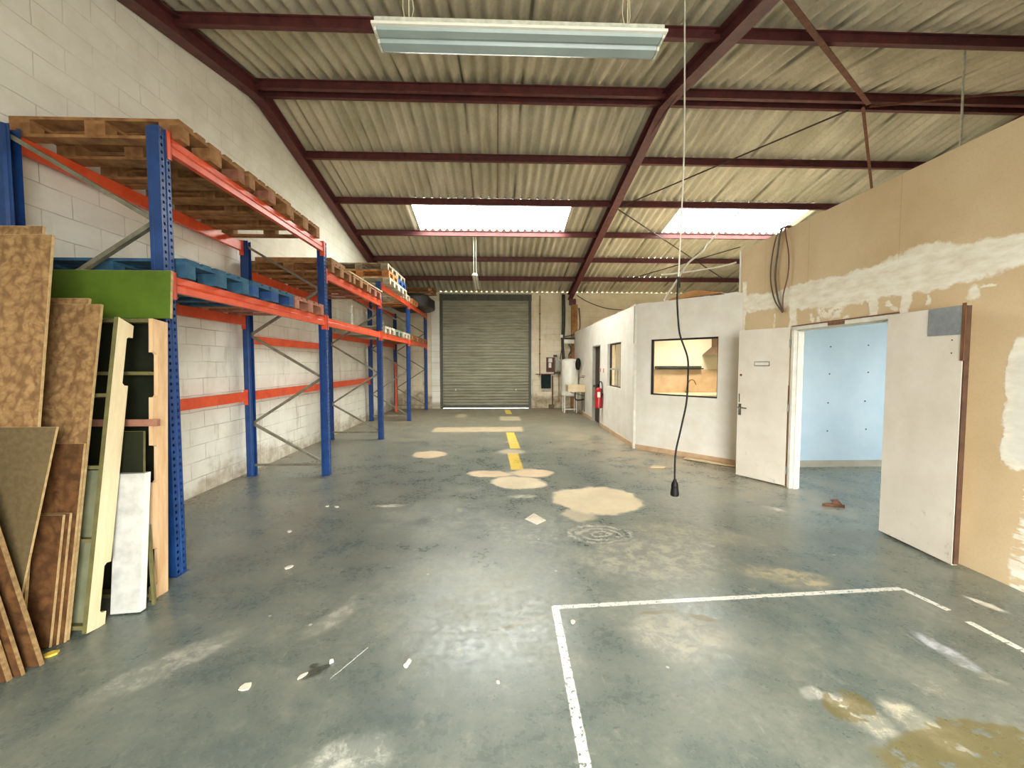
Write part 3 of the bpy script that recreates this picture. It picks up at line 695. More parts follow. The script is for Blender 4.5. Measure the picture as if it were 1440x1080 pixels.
# ------------------------------------------------------------------ pallet rack
M_rack_blue = simple('blue_rack_paint', (28,70,134), (20,54,108), 0.4, scale=7, spec=0.5)
M_rack_orange = simple('orange_rack_paint', (236,96,56), (216,78,42), 0.42, scale=6, spec=0.5)
M_brace = simple('galvanised_brace', (150,146,128), (116,112,94), 0.45, metal=0.5, scale=10)
YF = [3.16, 5.96, 8.76, 11.56, 14.36]
XFACE, XREAR = -2.375, -3.50        # outer faces of front and rear uprights
UH = 3.29
rack = thing('pallet_rack', 'long blue and orange steel pallet rack along the white block wall', 'pallet rack', (XFACE, 3.16, 0))
def upright_mb():
    mb = MB(); pit = 0.05; n = int(UH/pit)
    for yc in (-0.029, 0.029):
        for k in range(n):
            zc = (k+0.5)*pit; hw, hh, r = 0.021, pit/2, 0.0108
            outer = [(yc+hw, zc), (yc+hw, zc+hh), (yc, zc+hh), (yc-hw, zc+hh), (yc-hw, zc), (yc-hw, zc-hh), (yc, zc-hh), (yc+hw, zc-hh)]
            inner = [(yc+r*math.cos(PI/4*i), zc+r*1.15*math.sin(PI/4*i)) for i in range(8)]
            mb.add([(0, y, z) for y, z in outer+inner], [(i, (i+1) % 8, (i+1) % 8+8, i+8) for i in range(8)])
    H = n*pit
    def strip(p, q): mb.add([(p[0],p[1],0),(q[0],q[1],0),(q[0],q[1],H),(p[0],p[1],H)], [(0,1,2,3)])
    for a, b in (((0,-0.008),(-0.010,-0.004)), ((-0.010,-0.004),(-0.010,0.004)), ((-0.010,0.004),(0,0.008))): strip(a, b)
    for s in (-1, 1):
        strip((0, 0.05*s), (-0.062, 0.05*s)); strip((-0.062, 0.05*s), (-0.075, 0.034*s)); strip((-0.075, 0.034*s), (-0.10, 0.034*s))
    return mb
up_data = None; foot_data = None
for yf in YF:
    for rear in (False, True):
        loc = Vector((XREAR if rear else XFACE, yf, 0.004)) - rack.location
        if up_data is None:
            u = upright_mb().build('upright', M_rack_blue, rack, local=True, solid=0.0025); up_data = u.data
            f = MB().box(-0.115, -0.06, -0.004, 0.015, 0.06, 0.0).build('foot_plate', M_rack_blue, u, local=True); foot_data = f.data
        else:
            u = MB().build('upright', None, rack, data=up_data, solid=0.0025)
            MB().build('foot_plate', None, u, data=foot_data)
        u.location = loc
        if rear: u.rotation_euler = (0, 0, PI)
for yf in YF:
    zr = [3.18, 1.97, 0.74]; zf = [2.60, 1.38, 0.17]
    nodes = []
    for a, b in zip(zr, zf): nodes += [(XREAR+0.075, a), (XFACE-0.075, b)]
    for (xa, za), (xb, zb2) in zip(nodes, nodes[1:]):
        MB().bar((xa, yf, za), (xb, yf, zb2), 0.030, 0.038, (0,1,0)).build('diagonal_brace', M_brace, rack)
    MB().bar((XREAR+0.075, yf, 0.15), (XFACE-0.075, yf, 0.15), 0.030, 0.03).build('cross_brace', M_brace, rack)
def beam(x, face, k, ztop, h=0.115):
    y0_, y1_ = YF[k]+0.052, YF[k+1]-0.052
    s = face
    prof = [(-0.022,0),(0.022,0),(0.022,h*.40),(0.015,h*.46),(0.022,h*.52),(0.015,h*.60),(0.015,h),(-0.022,h)]
    mb = MB().prism([(x+s*a, y0_, ztop-h+b) for a, b in prof], (0, y1_-y0_, 0))
    o = mb.build('beam', M_rack_orange, rack)
    xo = (XFACE if face > 0 else XREAR)
    for (ya, yb, yin) in ((y0_-0.035, y0_+0.006, y0_), (y1_-0.006, y1_+0.035, y1_)):
        c_ = MB().box(xo+s*0.001, ya, ztop-h-0.055, xo+s*0.006, yb, ztop+0.03)
        yy = (yin-0.001, yin+0.004) if yin == y0_ else (yin-0.004, yin+0.001)
        c_.box(xo-s*0.05, yy[0], ztop-h-0.055, xo+s*0.006, yy[1], ztop+0.03)
        c = c_.build('connector', M_rack_orange, o)
TOPS = [3.225, 2.87, 3.225, 3.225]; LOWS = [2.22]*4
for k in range(4):
    for zt in (TOPS[k], LOWS[k]): beam(XFACE-0.024, 1, k, zt)
    beam(XREAR+0.024, -1, k, TOPS[k])
    beam(XREAR+0.024, -1, k, 1.97 if k == 1 else LOWS[k])
    if k < 3: beam(XREAR+0.024, -1, k, 1.185, 0.125)
# a loose beam standing against the wall near the shutter
lb = MB().bar((-3.26, 13.62, 0.0), (-3.30, 13.74, 1.62), 0.05, 0.11, (0,1,0)).bar((-3.255, 13.60, 0.0), (-3.262, 13.62, 0.2), 0.07, 0.12, (0,1,0))
single('loose_beam', lb, M_rack_orange, 'orange rack beam standing upright in the last rack bay', 'beam', (-3.26, 13.62, 0))

# ------------------------------------------------------------------ pallets
def wood(name, a, b, po=0.12): return simple(name, a, b, 0.8, scale=7, stretch=(1,1,1), bump=0.25, per_object=po, spec=0.25)
M_pal = {
 'brown': wood('weathered_pallet_wood', (176,130,84), (126,88,56)),
 'blue': wood('blue_painted_pallet_wood', (64,108,136), (46,80,106)),
 'deepblue': wood('strong_blue_pallet_wood', (52,90,152), (42,70,120)),
 'pink': wood('pinkish_pallet_wood', (190,132,108), (140,92,74)),
 'grey': wood('grey_pallet_wood', (170,158,136), (120,110,92)),
 'orange': wood('orange_pallet_wood', (206,142,88), (160,104,62)),
 'white': wood('pale_pallet_wood', (214,206,184), (170,160,136)),
 'green': wood('green_grey_pallet_wood', (150,162,142), (104,116,98)),
}
mesh_cache = {}
DECK = [(-0.3275,0.145),(-0.17,0.10),(0.0,0.145),(0.17,0.10),(0.3275,0.145)]
ROWS = [(-0.35,0.10),(0.0,0.145),(0.35,0.10)]
COLS = [-0.5275, 0.0, 0.5275]
def pallet(kind, loc, label, group, accents=None, rz=0.0):
    """EUR style pallet, 1.2 along x, 0.8 along y, base centre at loc"""
    t = thing('wooden_pallet', label, 'pallet', loc, (0,0,rz), group)
    def piece(nm, key, size, pos, mk):
        kk = (key, mk)
        if kk not in mesh_cache:
            a, b, c = (q/2 for q in size)
            o = MB().box(-a,-b,-c,a,b,c).build(nm, M_pal[mk], t, local=True); mesh_cache[kk] = o.data
        else: o = MB().build(nm, None, t, data=mesh_cache[kk])
        o.location = pos
    acc = accents or {}
    for y, w in ROWS:
        piece('bottom_board', 'bb%g' % w, (1.2, w, 0.022), (0, y, 0.011), kind)
    for i, x in enumerate(COLS):
        for j, (y, w) in enumerate(ROWS):
            piece('block', 'bl%g' % w, (0.145, w, 0.078), (x, y, 0.061), acc.get((i, j), kind))
    for x in COLS: piece('stringer_board', 'st', (0.145, 0.8, 0.022), (x, 0, 0.111), kind)
    for y, w in DECK: piece('deck_board', 'dk%g' % w, (1.2, w, 0.022), (0, y, 0.133), acc.get('deck', kind))
    return t
PX = -2.93
G1, G2, G3 = 'brown pallets on the top level of the first rack bay', 'pallets on the lower level of the first rack bay', 'brown pallets on the second rack bay'
pallet('brown', (PX, 3.645, 3.226), 'brown pallet at the near end of the highest front shelf', G1, {(2,2): 'pink'})
pallet('brown', (PX+0.02, 4.475, 3.226), 'brown pallet in the middle of the three on the highest front shelf', G1, {(2,1): 'pink'})
pallet('brown', (PX-0.01, 5.30, 3.226), 'brown pallet on the first bay top shelf overhanging towards the second bay', G1)
pallet('blue', (PX, 3.66, 2.221), 'blue pallet directly behind the green board on the lower shelf', G2)
pallet('blue', (PX+0.01, 4.50, 2.221), 'middle blue pallet with brighter blue blocks on the lower shelf', G2, {(2,1): 'deepblue', (2,2): 'deepblue', (2,0): 'deepblue'})
pallet('pink', (PX, 5.36, 2.221), 'pinkish brown pallet at the far end of the row of blue ones', G2)
pallet('brown', (PX, 6.46, 2.871), 'brown pallet under the wood offcut in the second bay', G3)
pallet('brown', (PX+0.02, 7.30, 2.871), 'brown pallet in the middle of the second bay under the long sheet', G3)
pallet('pink', (PX, 8.20, 2.871), 'pinkish pallet at the far end of the second bay', G3)
M_ply = simple('pale_plywood', (216,196,156), (196,172,128), 0.7, scale=4, stretch=(3,0.6,3))
single('plywood_sheet', MB().box(-3.48, 6.75, 3.0155, -2.315, 8.62, 3.036), M_ply, 'long thin plywood sheet lying on the second bay pallets', 'plywood sheet', (-2.9, 7.8, 3.0155))
single('wood_offcut', MB().box(-3.40, 6.08, 3.0155, -2.34, 6.62, 3.075), M_pal['brown'], 'thick brown timber slab on the near pallet of the second bay', 'timber', (-2.9, 6.3, 3.0155), bevel=0.006)
# three high stacks in the third bay
G4 = 'pallets stacked three high in the third rack bay'
for j, (yc, kinds) in enumerate(((9.26, ('white','orange','grey')), (10.09, ('white','deepblue','grey')))):
    for i, kd in enumerate(kinds):
        lv = ('lowest', 'middle', 'top')[i]; cn = {'white':'pale','orange':'orange brown','deepblue':'blue','grey':'grey'}[kd]
        pallet(kd, (-2.82-0.02*i, yc, 3.226+0.1445*i), '%s %s pallet of the %s three high stack' % (lv, cn, ('nearer', 'farther')[j]), G4, {(0,1):'blue'} if (j == 0 and i == 2) else None)
pallet('white', (PX, 11.0, 3.226), 'pale pallet lying flat just past the two tall stacks', 'single pallets beyond the stacks')
pallet('orange', (PX, 12.10, 3.226), 'orange brown pallet on the top shelf just before the dark bundle', 'single pallets beyond the stacks')
G5 = 'pallets on the lower level of the far bays'
for kd, yc, lb_ in (('white', 9.26, 'pale pallet at the near end of the lower third bay shelf'), ('green', 10.10, 'greenish pallet in the middle of the lower third bay shelf'), ('white', 10.96, 'pale pallet at the far end of the lower third bay shelf'),
                    ('brown', 12.06, 'brown pallet at the near end of the lower last bay'), ('brown', 12.92, 'brown pallet in the middle of the lower last bay'), ('pink', 13.78, 'reddish pallet at the end of the lower shelf beside the shutter pier')):
    pallet(kd, (PX, yc, 2.221), lb_, G5)
# dark wrapped bundle with a broken pallet on top, at the end of the rack
M_tarp = simple('black_plastic_wrap', (52,50,46), (34,34,32), 0.5, scale=9, bump=0.6)
random.seed(11)
bm_pts = MB(); nx, ny = 10, 8
def blob_mb(c, s, seed, seg=18, ring=10, amp=0.12, power=0.6):
    random.seed(seed); mb = MB(); vs = []
    ph = [random.uniform(0, 6.28) for _ in range(8)]
    for i in range(ring+1):
        th = PI*i/ring
        for k in range(seg):
            a = 2*PI*k/seg
            def sp(v): return math.copysign(abs(v)**power, v)
            w = 1 + amp*(math.sin(3*a+ph[0]+2*th)*0.5 + math.sin(5*a+ph[1])*math.sin(3*th+ph[2])*0.5 + math.sin(7*a+4*th+ph[3])*0.3)
            vs.append((c[0]+s[0]*w*sp(math.sin(th))*sp(math.cos(a)), c[1]+s[1]*w*sp(math.sin(th))*sp(math.sin(a)), c[2]+s[2]*sp(math.cos(th))))
    fs = []
    for i in range(ring):
        for k in range(seg):
            k2 = (k+1) % seg; fs.append((i*seg+k, i*seg+k2, (i+1)*seg+k2, (i+1)*seg+k))
    mb.add(vs, fs); return mb
single('wrapped_bundle', blob_mb((-2.66, 13.48, 3.47), (0.60, 0.70, 0.243), 5, seg=28, ring=14, amp=0.07, power=0.38), M_tarp, 'dark plastic wrapped bundle on the last bay of the rack', 'bundle', (-2.66, 13.48, 3.226), smooth=True)
bp = MB().bar((-3.2, 13.15, 3.75), (-1.95, 13.1, 3.77), 0.12, 0.03).bar((-3.2, 13.75, 3.75), (-1.95, 13.75, 3.79), 0.12, 0.03).bar((-2.05, 13.0, 3.83), (-2.05, 13.9, 3.85), 0.12, 0.09).bar((-3.1, 13.0, 3.82), (-3.1, 13.85, 3.84), 0.12, 0.09)
for yy in (13.1, 13.35, 13.6, 13.8): bp.bar((-3.2, yy, 3.885), (-1.95, yy, 3.905), 0.1, 0.022)
single('broken_pallet', bp, M_pal['brown'], 'broken brown pallet lying on the dark bundle beside the shutter', 'pallet', (-2.6, 13.45, 3.72))

# ------------------------------------------------------------------ boards and shelf frames leaning at the near end of the rack
def mk_osb(name, a, b, dk, sc=9):
    g = NG(name); v = g.obj()
    w = g.vmath('ADD', v, g.vmath('SCALE', g.noise(v, 5, 3, color=True))); w.node.inputs[1].links[0].from_node.inputs['Scale'].default_value = 0.12
    f1 = g.noise(g.mapping(w, rot=(0,0.5,0), sc=(1,1,1.5)), sc*1.7, 7, 0.75, 0.2); f2 = g.vor(g.mapping(w, sc=(1,1,0.6)), sc*3.2, 'F1', 0)
    c = g.mix(g.rng(f1, 0.38, 0.62), lin(a), lin(b))
    c = g.mix(g.rng(f2, 0.40, 0.75, 0, 0.6), c, lin(dk))
    c = g.mix(g.rng(g.noise(w, sc*2, 4, 0.7), 0.60, 0.72, 0, 0.7), c, lin(dk))
    g.bump(f1, 0.2, 0.004)
    return g.fin(c, 0.7, 0, 0.3)
M_osb = mk_osb('osb_flakes', (166,132,88), (130,98,62), (92,62,36))
M_osb_red = mk_osb('reddish_stained_chipboard', (112,76,42), (84,54,28), (58,36,18), 7)
M_hard = simple('brown_hardboard', (106,90,62), (92,78,52), 0.6, scale=40, spec=0.3)
M_edge = simple('pale_cut_board_edge', (196,168,122), (166,136,92), 0.8, scale=30)
M_cream = simple('cream_plywood', (236,222,186), (222,204,164), 0.6, scale=5, stretch=(3,3,0.5), spec=0.3)
M_pinkply = simple('pinkish_plywood', (226,192,152), (206,166,122), 0.6, scale=6, stretch=(3,3,0.5), spec=0.3)
M_green = simple('moss_green_paint', (86,112,30), (70,94,22), 0.55, scale=3, spec=0.35)
M_dkgreen = simple('blackish_green_paint', (30,34,16), (18,22,10), 0.6, scale=4, spec=0.3)
M_olive = simple('olive_painted_wood', (112,106,64), (86,82,46), 0.65, scale=8)
M_gg = simple('grey_green_panel', (122,124,96), (96,98,72), 0.7, scale=4)
M_foam = simple('grey_foil_insulation', (196,196,190), (168,168,164), 0.55, scale=9, bump=0.7, stretch=(1,1,1))
M_foamedge = simple('white_foam', (244,242,234), (230,228,220), 0.8)
M_edge_dk = simple('brown_board_edge', (160,130,86), (124,96,60), 0.85, scale=40)
LG = 'boards leaning at the near end of the rack'
def board(name, mat, label, cat, p0, p1, width, thick, edge=M_edge, group=None, skew=None):
    """leaning board: p0/p1 bottom and top of its right-hand front edge; extends to -x by width"""
    p0, p1 = Vector(p0), Vector(p1); w = Vector(skew) if skew else Vector((-1,0,0)); up_ = (p1-p0).normalized()
    n = up_.cross(w).normalized()
    if n.y < 0: n = -n
    lift = max(0, -n.z*thick)
    p0 = p0 + Vector((0,0,lift+0.001))
    L = (p1-p0).length
    o = bpy.data.objects.new(name, None); bpy.data.objects.remove(o)
    a, b = p0 - p0, p1 - p0
    mb = MB().hexa([a, a+w*width, a+w*width+n*thick, a+n*thick, b, b+w*width, b+w*width+n*thick, b+n*thick])
    ob = mb.build(name, mat); ob.location = p0; tag(ob, label, cat, group)
    if edge:
        e = 0.0012; r = -w*e
        MB().hexa([a, a+r, a+r+n*thick, a+n*thick, b, b+r, b+r+n*thick, b+n*thick]).build('cut_edge', edge, ob, local=True)
        t = up_*e
        MB().hexa([b, b+w*width, b+w*width+n*thick, b+n*thick, b+t, b+w*width+t, b+w*width+n*thick+t, b+n*thick+t]).build('top_edge', edge, ob, local=True)
    return ob
board('green_board', M_green, 'moss green painted board with pale edge standing on top of the shelf frames', 'board', (-2.235, 2.960, 1.885), (-2.235, 2.985, 2.215), 0.86, 0.02)
# leaned shelf frames with notched side panels
def shelf_frame(label, base, lean, depth, width, height, notches, back_notch, shelves, side_mat, back, kick):
    t = thing('shelf_frame', label, 'shelf unit', base, (-lean, 0, 0))
    th = 0.024
    def side(x):
        # outline in (y,z); notches on the back edge or the front edge
        pts = []
        nd = 0.042; r = 0.014
        if back_notch:
            pts = [(0, 0), (depth, 0)]
            for a, b in notches: pts += [(depth, a), (depth-nd+r, a), (depth-nd, a+r), (depth-nd, b-r), (depth-nd+r, b), (depth, b)]
            pts += [(depth, height-0.03), (0, height)]
        else:
            pts = [(depth, 0), (depth, height-0.01), (0, height)]
            for a, b in notches[::-1]: pts += [(0, b), (nd-r, b), (nd, b-r), (nd, a+r), (nd-r, a), (0, a)]
            pts += [(0, 0)]
        return MB().prism([(x, y, z) for y, z in pts], (-th, 0, 0))
    sp = side(0).build('side_panel', side_mat, t, local=True)
    MB().box(-th-0.001, -0.002, 0, 0.0, 0.0, notches[0][0] if not back_notch else height).build('front_edge', M_olive, sp, local=True)
    side(-width+th).build('side_panel', side_mat, t, local=True)
    for z in shelves: MB().box(-width+th, 0.004, z-0.011, -th, depth-0.046, z+0.011).build('shelf', M_olive, t, local=True)
    if back: MB().box(-width, depth-0.004, 0.02, 0.0-th, depth+0.004, height-0.02).build('back_panel', M_dkgreen, t, local=True)
    if kick: MB().box(-width+th, 0.045, 0.0, -th, 0.055, kick).build('kick_panel', M_gg, t, local=True)
    return t
shelf_frame('shelf frame with tall cream notched side panel beside the grey insulation slab', (-2.385, 2.44, 0.012), math.radians(9.2), 0.115, 0.42, 1.885,
            [(0.08,0.37),(1.46,1.775)], True, [0.03, 0.52, 0.95, 1.39], M_cream, False, 0.93)
sfb = shelf_frame('shelf frame with pinkish notched side panel next to the blue upright', (-2.290, 2.79, 0.006), math.radians(2.8), 0.13, 0.86, 1.875,
            [(0.09,0.34),(0.78,1.03),(1.35,1.65)], False, [0.03, 0.42, 0.74, 1.51, 1.86], M_pinkply, True, 0)
M_redwood = simple('reddish_batten', (160,112,92), (132,88,70), 0.7)
MB().box(-0.9, -0.02, 1.16, 0.045, 0.006, 1.205).build('batten', M_redwood, sfb, local=True)
single('insulation_slab', MB().prism([(-2.425, 2.634, 0.008), (-2.262, 2.654, 0.008), (-2.262, 2.736, 0.875), (-2.425, 2.716, 0.875)], (0, 0.045, 0)), M_foam, 'grey foil faced insulation slab leaning between the two shelf frames', 'insulation slab', (-2.34, 2.65, 0))
o = bpy.data.objects['insulation_slab']
MB().prism([(-2.2618, 2.6545, 0.008), (-2.2600, 2.6545, 0.008), (-2.2600, 2.7365, 0.875), (-2.2618, 2.7365, 0.875)], (0, 0.044, 0)).build('white_edge', M_foamedge, o)
board('slim_board', M_dkgreen, 'narrow blackish green board showing above the grey insulation slab', 'board', (-2.292, 2.715, 0), (-2.292, 2.775, 1.14), 0.14, 0.016, edge=M_olive)
single('thin_batten', MB().bar((-2.236, 2.735, 0.013), (-2.288, 2.778, 0.52), 0.018, 0.018, (0,1,0)), M_olive, 'short thin batten leaning right of the grey insulation slab', 'batten', (-2.236, 2.735, 0))
board('osb_board', M_osb, 'osb board just visible behind the shorter front osb board', 'board', (-2.545, 2.412, 0), (-2.545, 2.725, 1.985), 0.9, 0.016, group=LG)
board('osb_board', M_osb, 'shorter front osb board reaching down to the reddish chipboard', 'board', (-2.450, 2.393, 0), (-2.450, 2.70, 1.945), 0.9, 0.016, group=LG)
board('chipboard_strip', M_osb_red, 'reddish chipboard of waist height above the stained panels', 'board', (-2.447, 2.374, 0), (-2.447, 2.546, 1.105), 0.75, 0.014, group=LG)
board('chipboard_strip', M_osb_red, 'rear of the two low stained chipboard panels', 'board', (-2.468, 2.354, 0), (-2.468, 2.465, 0.715), 0.7, 0.014, group=LG)
board('chipboard_strip', M_osb_red, 'front of the two low stained chipboard panels beside the shelf frame', 'board', (-2.487, 2.335, 0), (-2.487, 2.445, 0.712), 0.7, 0.014, group=LG)
board('osb_board', M_osb, 'tallest osb board at the far left partly hidden behind another', 'board', (-2.665, 2.310, 0), (-2.665, 2.595, 2.385), 0.9, 0.016, group=LG)
board('osb_board', M_osb, 'second tallest osb board with a clean right edge', 'board', (-2.580, 2.280, 0), (-2.580, 2.560, 2.325), 0.9, 0.016, group=LG)
board('hardboard_sheet', M_hard, 'smooth dark brown hardboard sheet leaning in front of the osb', 'board', (-2.60, 2.235, 0), (-2.46, 2.41, 1.225), 0.8, 0.012, group=LG)
for i, (x, y, lb_) in enumerate(((-2.385, 2.19, 'tilted thick board with its foot beside the yellow scrap'), (-2.405, 2.125, 'second tilted thick board from the yellow scrap'), (-2.432, 2.085, 'third tilted thick board from the yellow scrap'), (-2.47, 2.03, 'tilted thick board nearest the bottom left corner'))):
    board('thick_board', M_osb_red, lb_, 'board', (x, y, 0), (x-0.37, y+0.05, 1.25), 0.55, (0.024, 0.018, 0.026, 0.020)[i], edge=M_edge_dk, group='thick boards tilted against the stack')

# ------------------------------------------------------------------ hanging fluorescent lamps
M_fix = simple('dusty_white_lamp_metal', (206,206,192), (172,172,158), 0.5, scale=25)
M_reflect = simple('pale_blue_grey_diffuser', (150,163,160), (136,149,147), 0.35, scale=3)
M_wire = simple('pale_wire', (214,206,170), (190,182,150), 0.5)
lx0, lx1, ly0, ly1, lz = -0.615, 0.865, 2.205, 2.375, 3.268
lamp = thing('fluorescent_lamp', 'long fluorescent lamp hanging near the camera under the ridge', 'lamp', ((lx0+lx1)/2, (ly0+ly1)/2, lz-0.08))
MB().box(lx0, ly0, lz+0.02, lx1, ly1, lz+0.052).build('housing', M_fix, lamp, bevel=0.004)
MB().box(lx0-0.012, ly0-0.014, lz+0.006, lx1+0.012, ly1+0.014, lz+0.02).build('rim', M_trim_white, lamp, bevel=0.002)
dp = [(ly0+0.004, lz+0.006), (ly0+0.012, lz-0.006), (ly0+0.055, lz-0.010), (ly0+0.062, lz-0.002), (ly0+0.075, lz-0.002), (ly0+0.084, lz-0.018), (ly1-0.03, lz-0.022), (ly1-0.008, lz-0.012), (ly1-0.002, lz+0.006)]
MB().prism([(lx0+0.012, y, z) for y, z in dp], (lx1-lx0-0.024, 0, 0)).build('diffuser', M_reflect, lamp)
for x in (lx0-0.002, lx1-0.010): MB().prism([(x, y, z-0.003) for y, z in dp], (0.012, 0, 0)).build('end_cap', M_fix, lamp)
for (a, b) in (((lx0+0.16, 2.29, lz+0.052), (lx0+0.15, 2.29, zb(2.29)-0.02)), ((lx1-0.17, 2.29, lz+0.052), (lx1-0.16, 2.29, zb(2.29)-0.02))):
    MB().tube([a, b], 0.0035, 6).tube([a, (a[0]+0.02, a[1]+0.02, a[2]+0.12), (a[0]+0.004, a[1], a[2]+0.25)], 0.0025, 6).tube([(a[0]-0.012, a[1]-0.02, a[2]), (a[0]-0.03, a[1]-0.01, a[2]+0.10), b], 0.0025, 6).build('hanging_wire', M_wire, lamp)
fl = thing('fluorescent_lamp', 'small looking fluorescent lamp hung end on below the roof skylight', 'lamp', (-0.56, 11.4, 3.70))
MB().hexa([(-0.63, 10.7, 3.80), (-0.48, 10.7, 3.80), (-0.48, 12.1, 3.70), (-0.63, 12.1, 3.70), (-0.60, 10.7, 3.86), (-0.51, 10.7, 3.86), (-0.51, 12.1, 3.76), (-0.60, 12.1, 3.76)]).build('housing', M_fix, fl)
MB().tube([(-0.59, 10.74, 3.79), (-0.59, 12.06, 3.695)], 0.013, 8).build('tube', M_foamedge, fl); MB().tube([(-0.52, 10.74, 3.79), (-0.52, 12.06, 3.695)], 0.013, 8).build('tube', M_foamedge, fl)
for x in (-0.585, -0.525): MB().tube([(x, 10.72, 3.86), (x, 10.72, zb(10.72)-0.08)], 0.006, 6).build('hanging_rod', M_fix, fl)
MB().tube([(-0.555, 12.05, 3.75), (-0.555, 12.05, zb(12.05)-0.08)], 0.003, 6).build('hanging_wire', M_fix, fl)

# ------------------------------------------------------------------ hanging extension cord
M_blk = simple('black_rubber', (14,12,12), (9,8,8), 0.6, spec=0.25)
M_cordw = simple('grey_white_flex', (196,192,176), (170,166,150), 0.5)
def smooth_path(pts, n=6):
    out = []; P_ = [Vector(p) for p in pts]
    for i in range(len(P_)-1):
        p0 = P_[max(i-1, 0)]; p1 = P_[i]; p2 = P_[i+1]; p3 = P_[min(i+2, len(P_)-1)]
        for k in range(n):
            t = k/n; out.append(0.5*((2*p1)+(p2-p0)*t+(2*p0-5*p1+4*p2-p3)*t*t+(3*p1-p0-3*p2+p3)*t**3))
    out.append(P_[-1]); return out
ck = thing('hanging_cable', 'long cable with black socket hanging from the roof before the kitchen window', 'cable', (1.18, 2.7, 0.70))
MB().tube(smooth_path([(1.17, 2.7, zb(2.7)-0.14), (1.182, 2.7, 3.86), (1.196, 2.7, 2.99), (1.184, 2.7, 2.41), (1.174, 2.7, 2.10)]), 0.0052, 8).build('pale_flex', M_cordw, ck, smooth=True)
MB().tube(smooth_path([(1.174, 2.7, 2.11), (1.17, 2.7, 2.0), (1.180, 2.7, 1.86), (1.195, 2.7, 1.76), (1.246, 2.7, 1.62), (1.252, 2.7, 1.50), (1.246, 2.7, 1.33), (1.214, 2.7, 1.16), (1.180, 2.7, 0.99), (1.176, 2.7, 0.84), (1.178, 2.7, 0.80)]), 0.0062, 8).build('black_cord', M_blk, ck, smooth=True)
MB().tube([(1.172, 2.695, 2.14), (1.184, 2.705, 2.07)], 0.009, 8).build('knot', M_blk, ck)
smooth_by_angle(MB().lathe((1.178, 2.7, 0.70), [(0.021,0),(0.026,0.004),(0.027,0.02),(0.023,0.05),(0.0225,0.062),(0.0235,0.064),(0.020,0.085),(0.012,0.100),(0.008,0.115)], 20).build('socket', M_blk, ck), 45)

# ------------------------------------------------------------------ cables on the partition and loose items on the room tops
M_cab = simple('grey_brown_cable', (96,84,66), (74,64,50), 0.5)
M_cabred = simple('brown_red_cable', (120,70,56), (90,50,42), 0.5)
cc = thing('cable_loop', 'loops of dark cable hanging over the top of the plasterboard partition', 'cable', pw(-0.02, 2.85, 2.2))
def pwpath(l): return smooth_path([pw(*q) for q in l])
MB().tube(pwpath([(0.05, 2.80, HP+0.02), (-0.03, 2.90, HP+0.02), (-0.03, 3.02, 3.05), (-0.03, 3.05, 2.72), (-0.03, 2.95, 2.42), (-0.025, 2.79, 2.235)]), 0.009).build('cable', M_cab, cc, smooth=True)
MB().tube(pwpath([(0.06, 2.79, HP+0.02), (-0.026, 2.86, HP+0.015), (-0.024, 2.93, 3.0), (-0.024, 2.96, 2.72), (-0.024, 2.90, 2.45), (-0.02, 2.80, 2.25)]), 0.012).build('cable', M_cab, cc, smooth=True)
MB().tube(pwpath([(0.05, 2.76, HP+0.02), (-0.03, 2.78, HP+0.01), (-0.03, 2.70, 2.95), (-0.03, 2.70, 2.70), (-0.03, 2.78, 2.45), (-0.02, 2.79, 2.24)]), 0.008).build('cable', M_cabred, cc, smooth=True)
wc = thing('white_cable', 'short pale cable sticking out sideways from the end of the plasterboard partition', 'cable', pw(0.05, 3.80, HP))
MB().tube(smooth_path([(3.70, 6.42, 3.14), (3.5, 6.55, 3.10), (3.1, 7.0, 3.10), (2.9, 7.35, 3.14)]), 0.012).build('cable', M_trim_white, wc, smooth=True)
single('suspension_rod', MB().tube(smooth_path([(5.60, 5.0, zb(5.0)-0.02), (5.61, 5.0, 4.3), (5.61, 5.0, 3.265)]), 0.012), M_fix, 'pale vertical rod between the roof and the top of the plasterboard rooms', 'rod', (5.61, 5.0, 3.265))
cd = thing('white_conduit', 'white conduit slanting up from the corner of the white rooms to the roof', 'conduit', (2.86, 7.45, HR))
MB().tube(smooth_path([(2.92, 7.28, HR+0.03), (3.25, 7.5, 3.09), (3.53, 7.7, 3.43), (3.90, 7.9, 3.70), (4.25, 8.3, 4.02), (5.45, 9.31, zb(9.31)-0.15)]), 0.016).build('conduit', M_trim_white, cd, smooth=True)
M_card = simple('brown_cardboard', (202,152,98), (176,126,76), 0.75, scale=5)
cb = MB().prism([(2.98, 7.36, HR+0.035), (3.20, 7.24, HR+0.12), (3.36, 7.15, HR+0.185), (3.48, 7.06, HR+0.17), (3.68, 6.86, HR+0.11), (3.70, 6.85, HR+0.095), (3.42, 7.10, HR+0.065)], (0.45, 0.42, 0.03))
cb.prism([(2.95, 7.40, HR+0.024), (3.66, 6.84, HR+0.024), (3.66, 6.84, HR+0.048), (2.95, 7.40, HR+0.048)], (0.4, 0.38, 0.0))
single('cardboard_sheet', cb, M_card, 'creased sheet of brown cardboard on top of the angled white partition', 'cardboard', (3.3, 7.2, HR+0.024))
rc_ = thing('dark_cable', 'dark cable lying along the top of the angled white partition', 'cable', (3.4, 6.7, HR+0.02))
MB().tube(smooth_path([(3.32, 6.80, HR+0.03), (3.45, 6.62, HR+0.012), (3.58, 6.52, HR+0.02), (3.66, 6.42, HR+0.10), (3.70, 6.36, HR+0.16)]), 0.010).build('cable', M_cab, rc_, smooth=True)
ac = thing('sagging_cable', 'thin cable sagging from the ochre column towards the white rooms', 'cable', (3.5, BACK-0.06, 3.2))
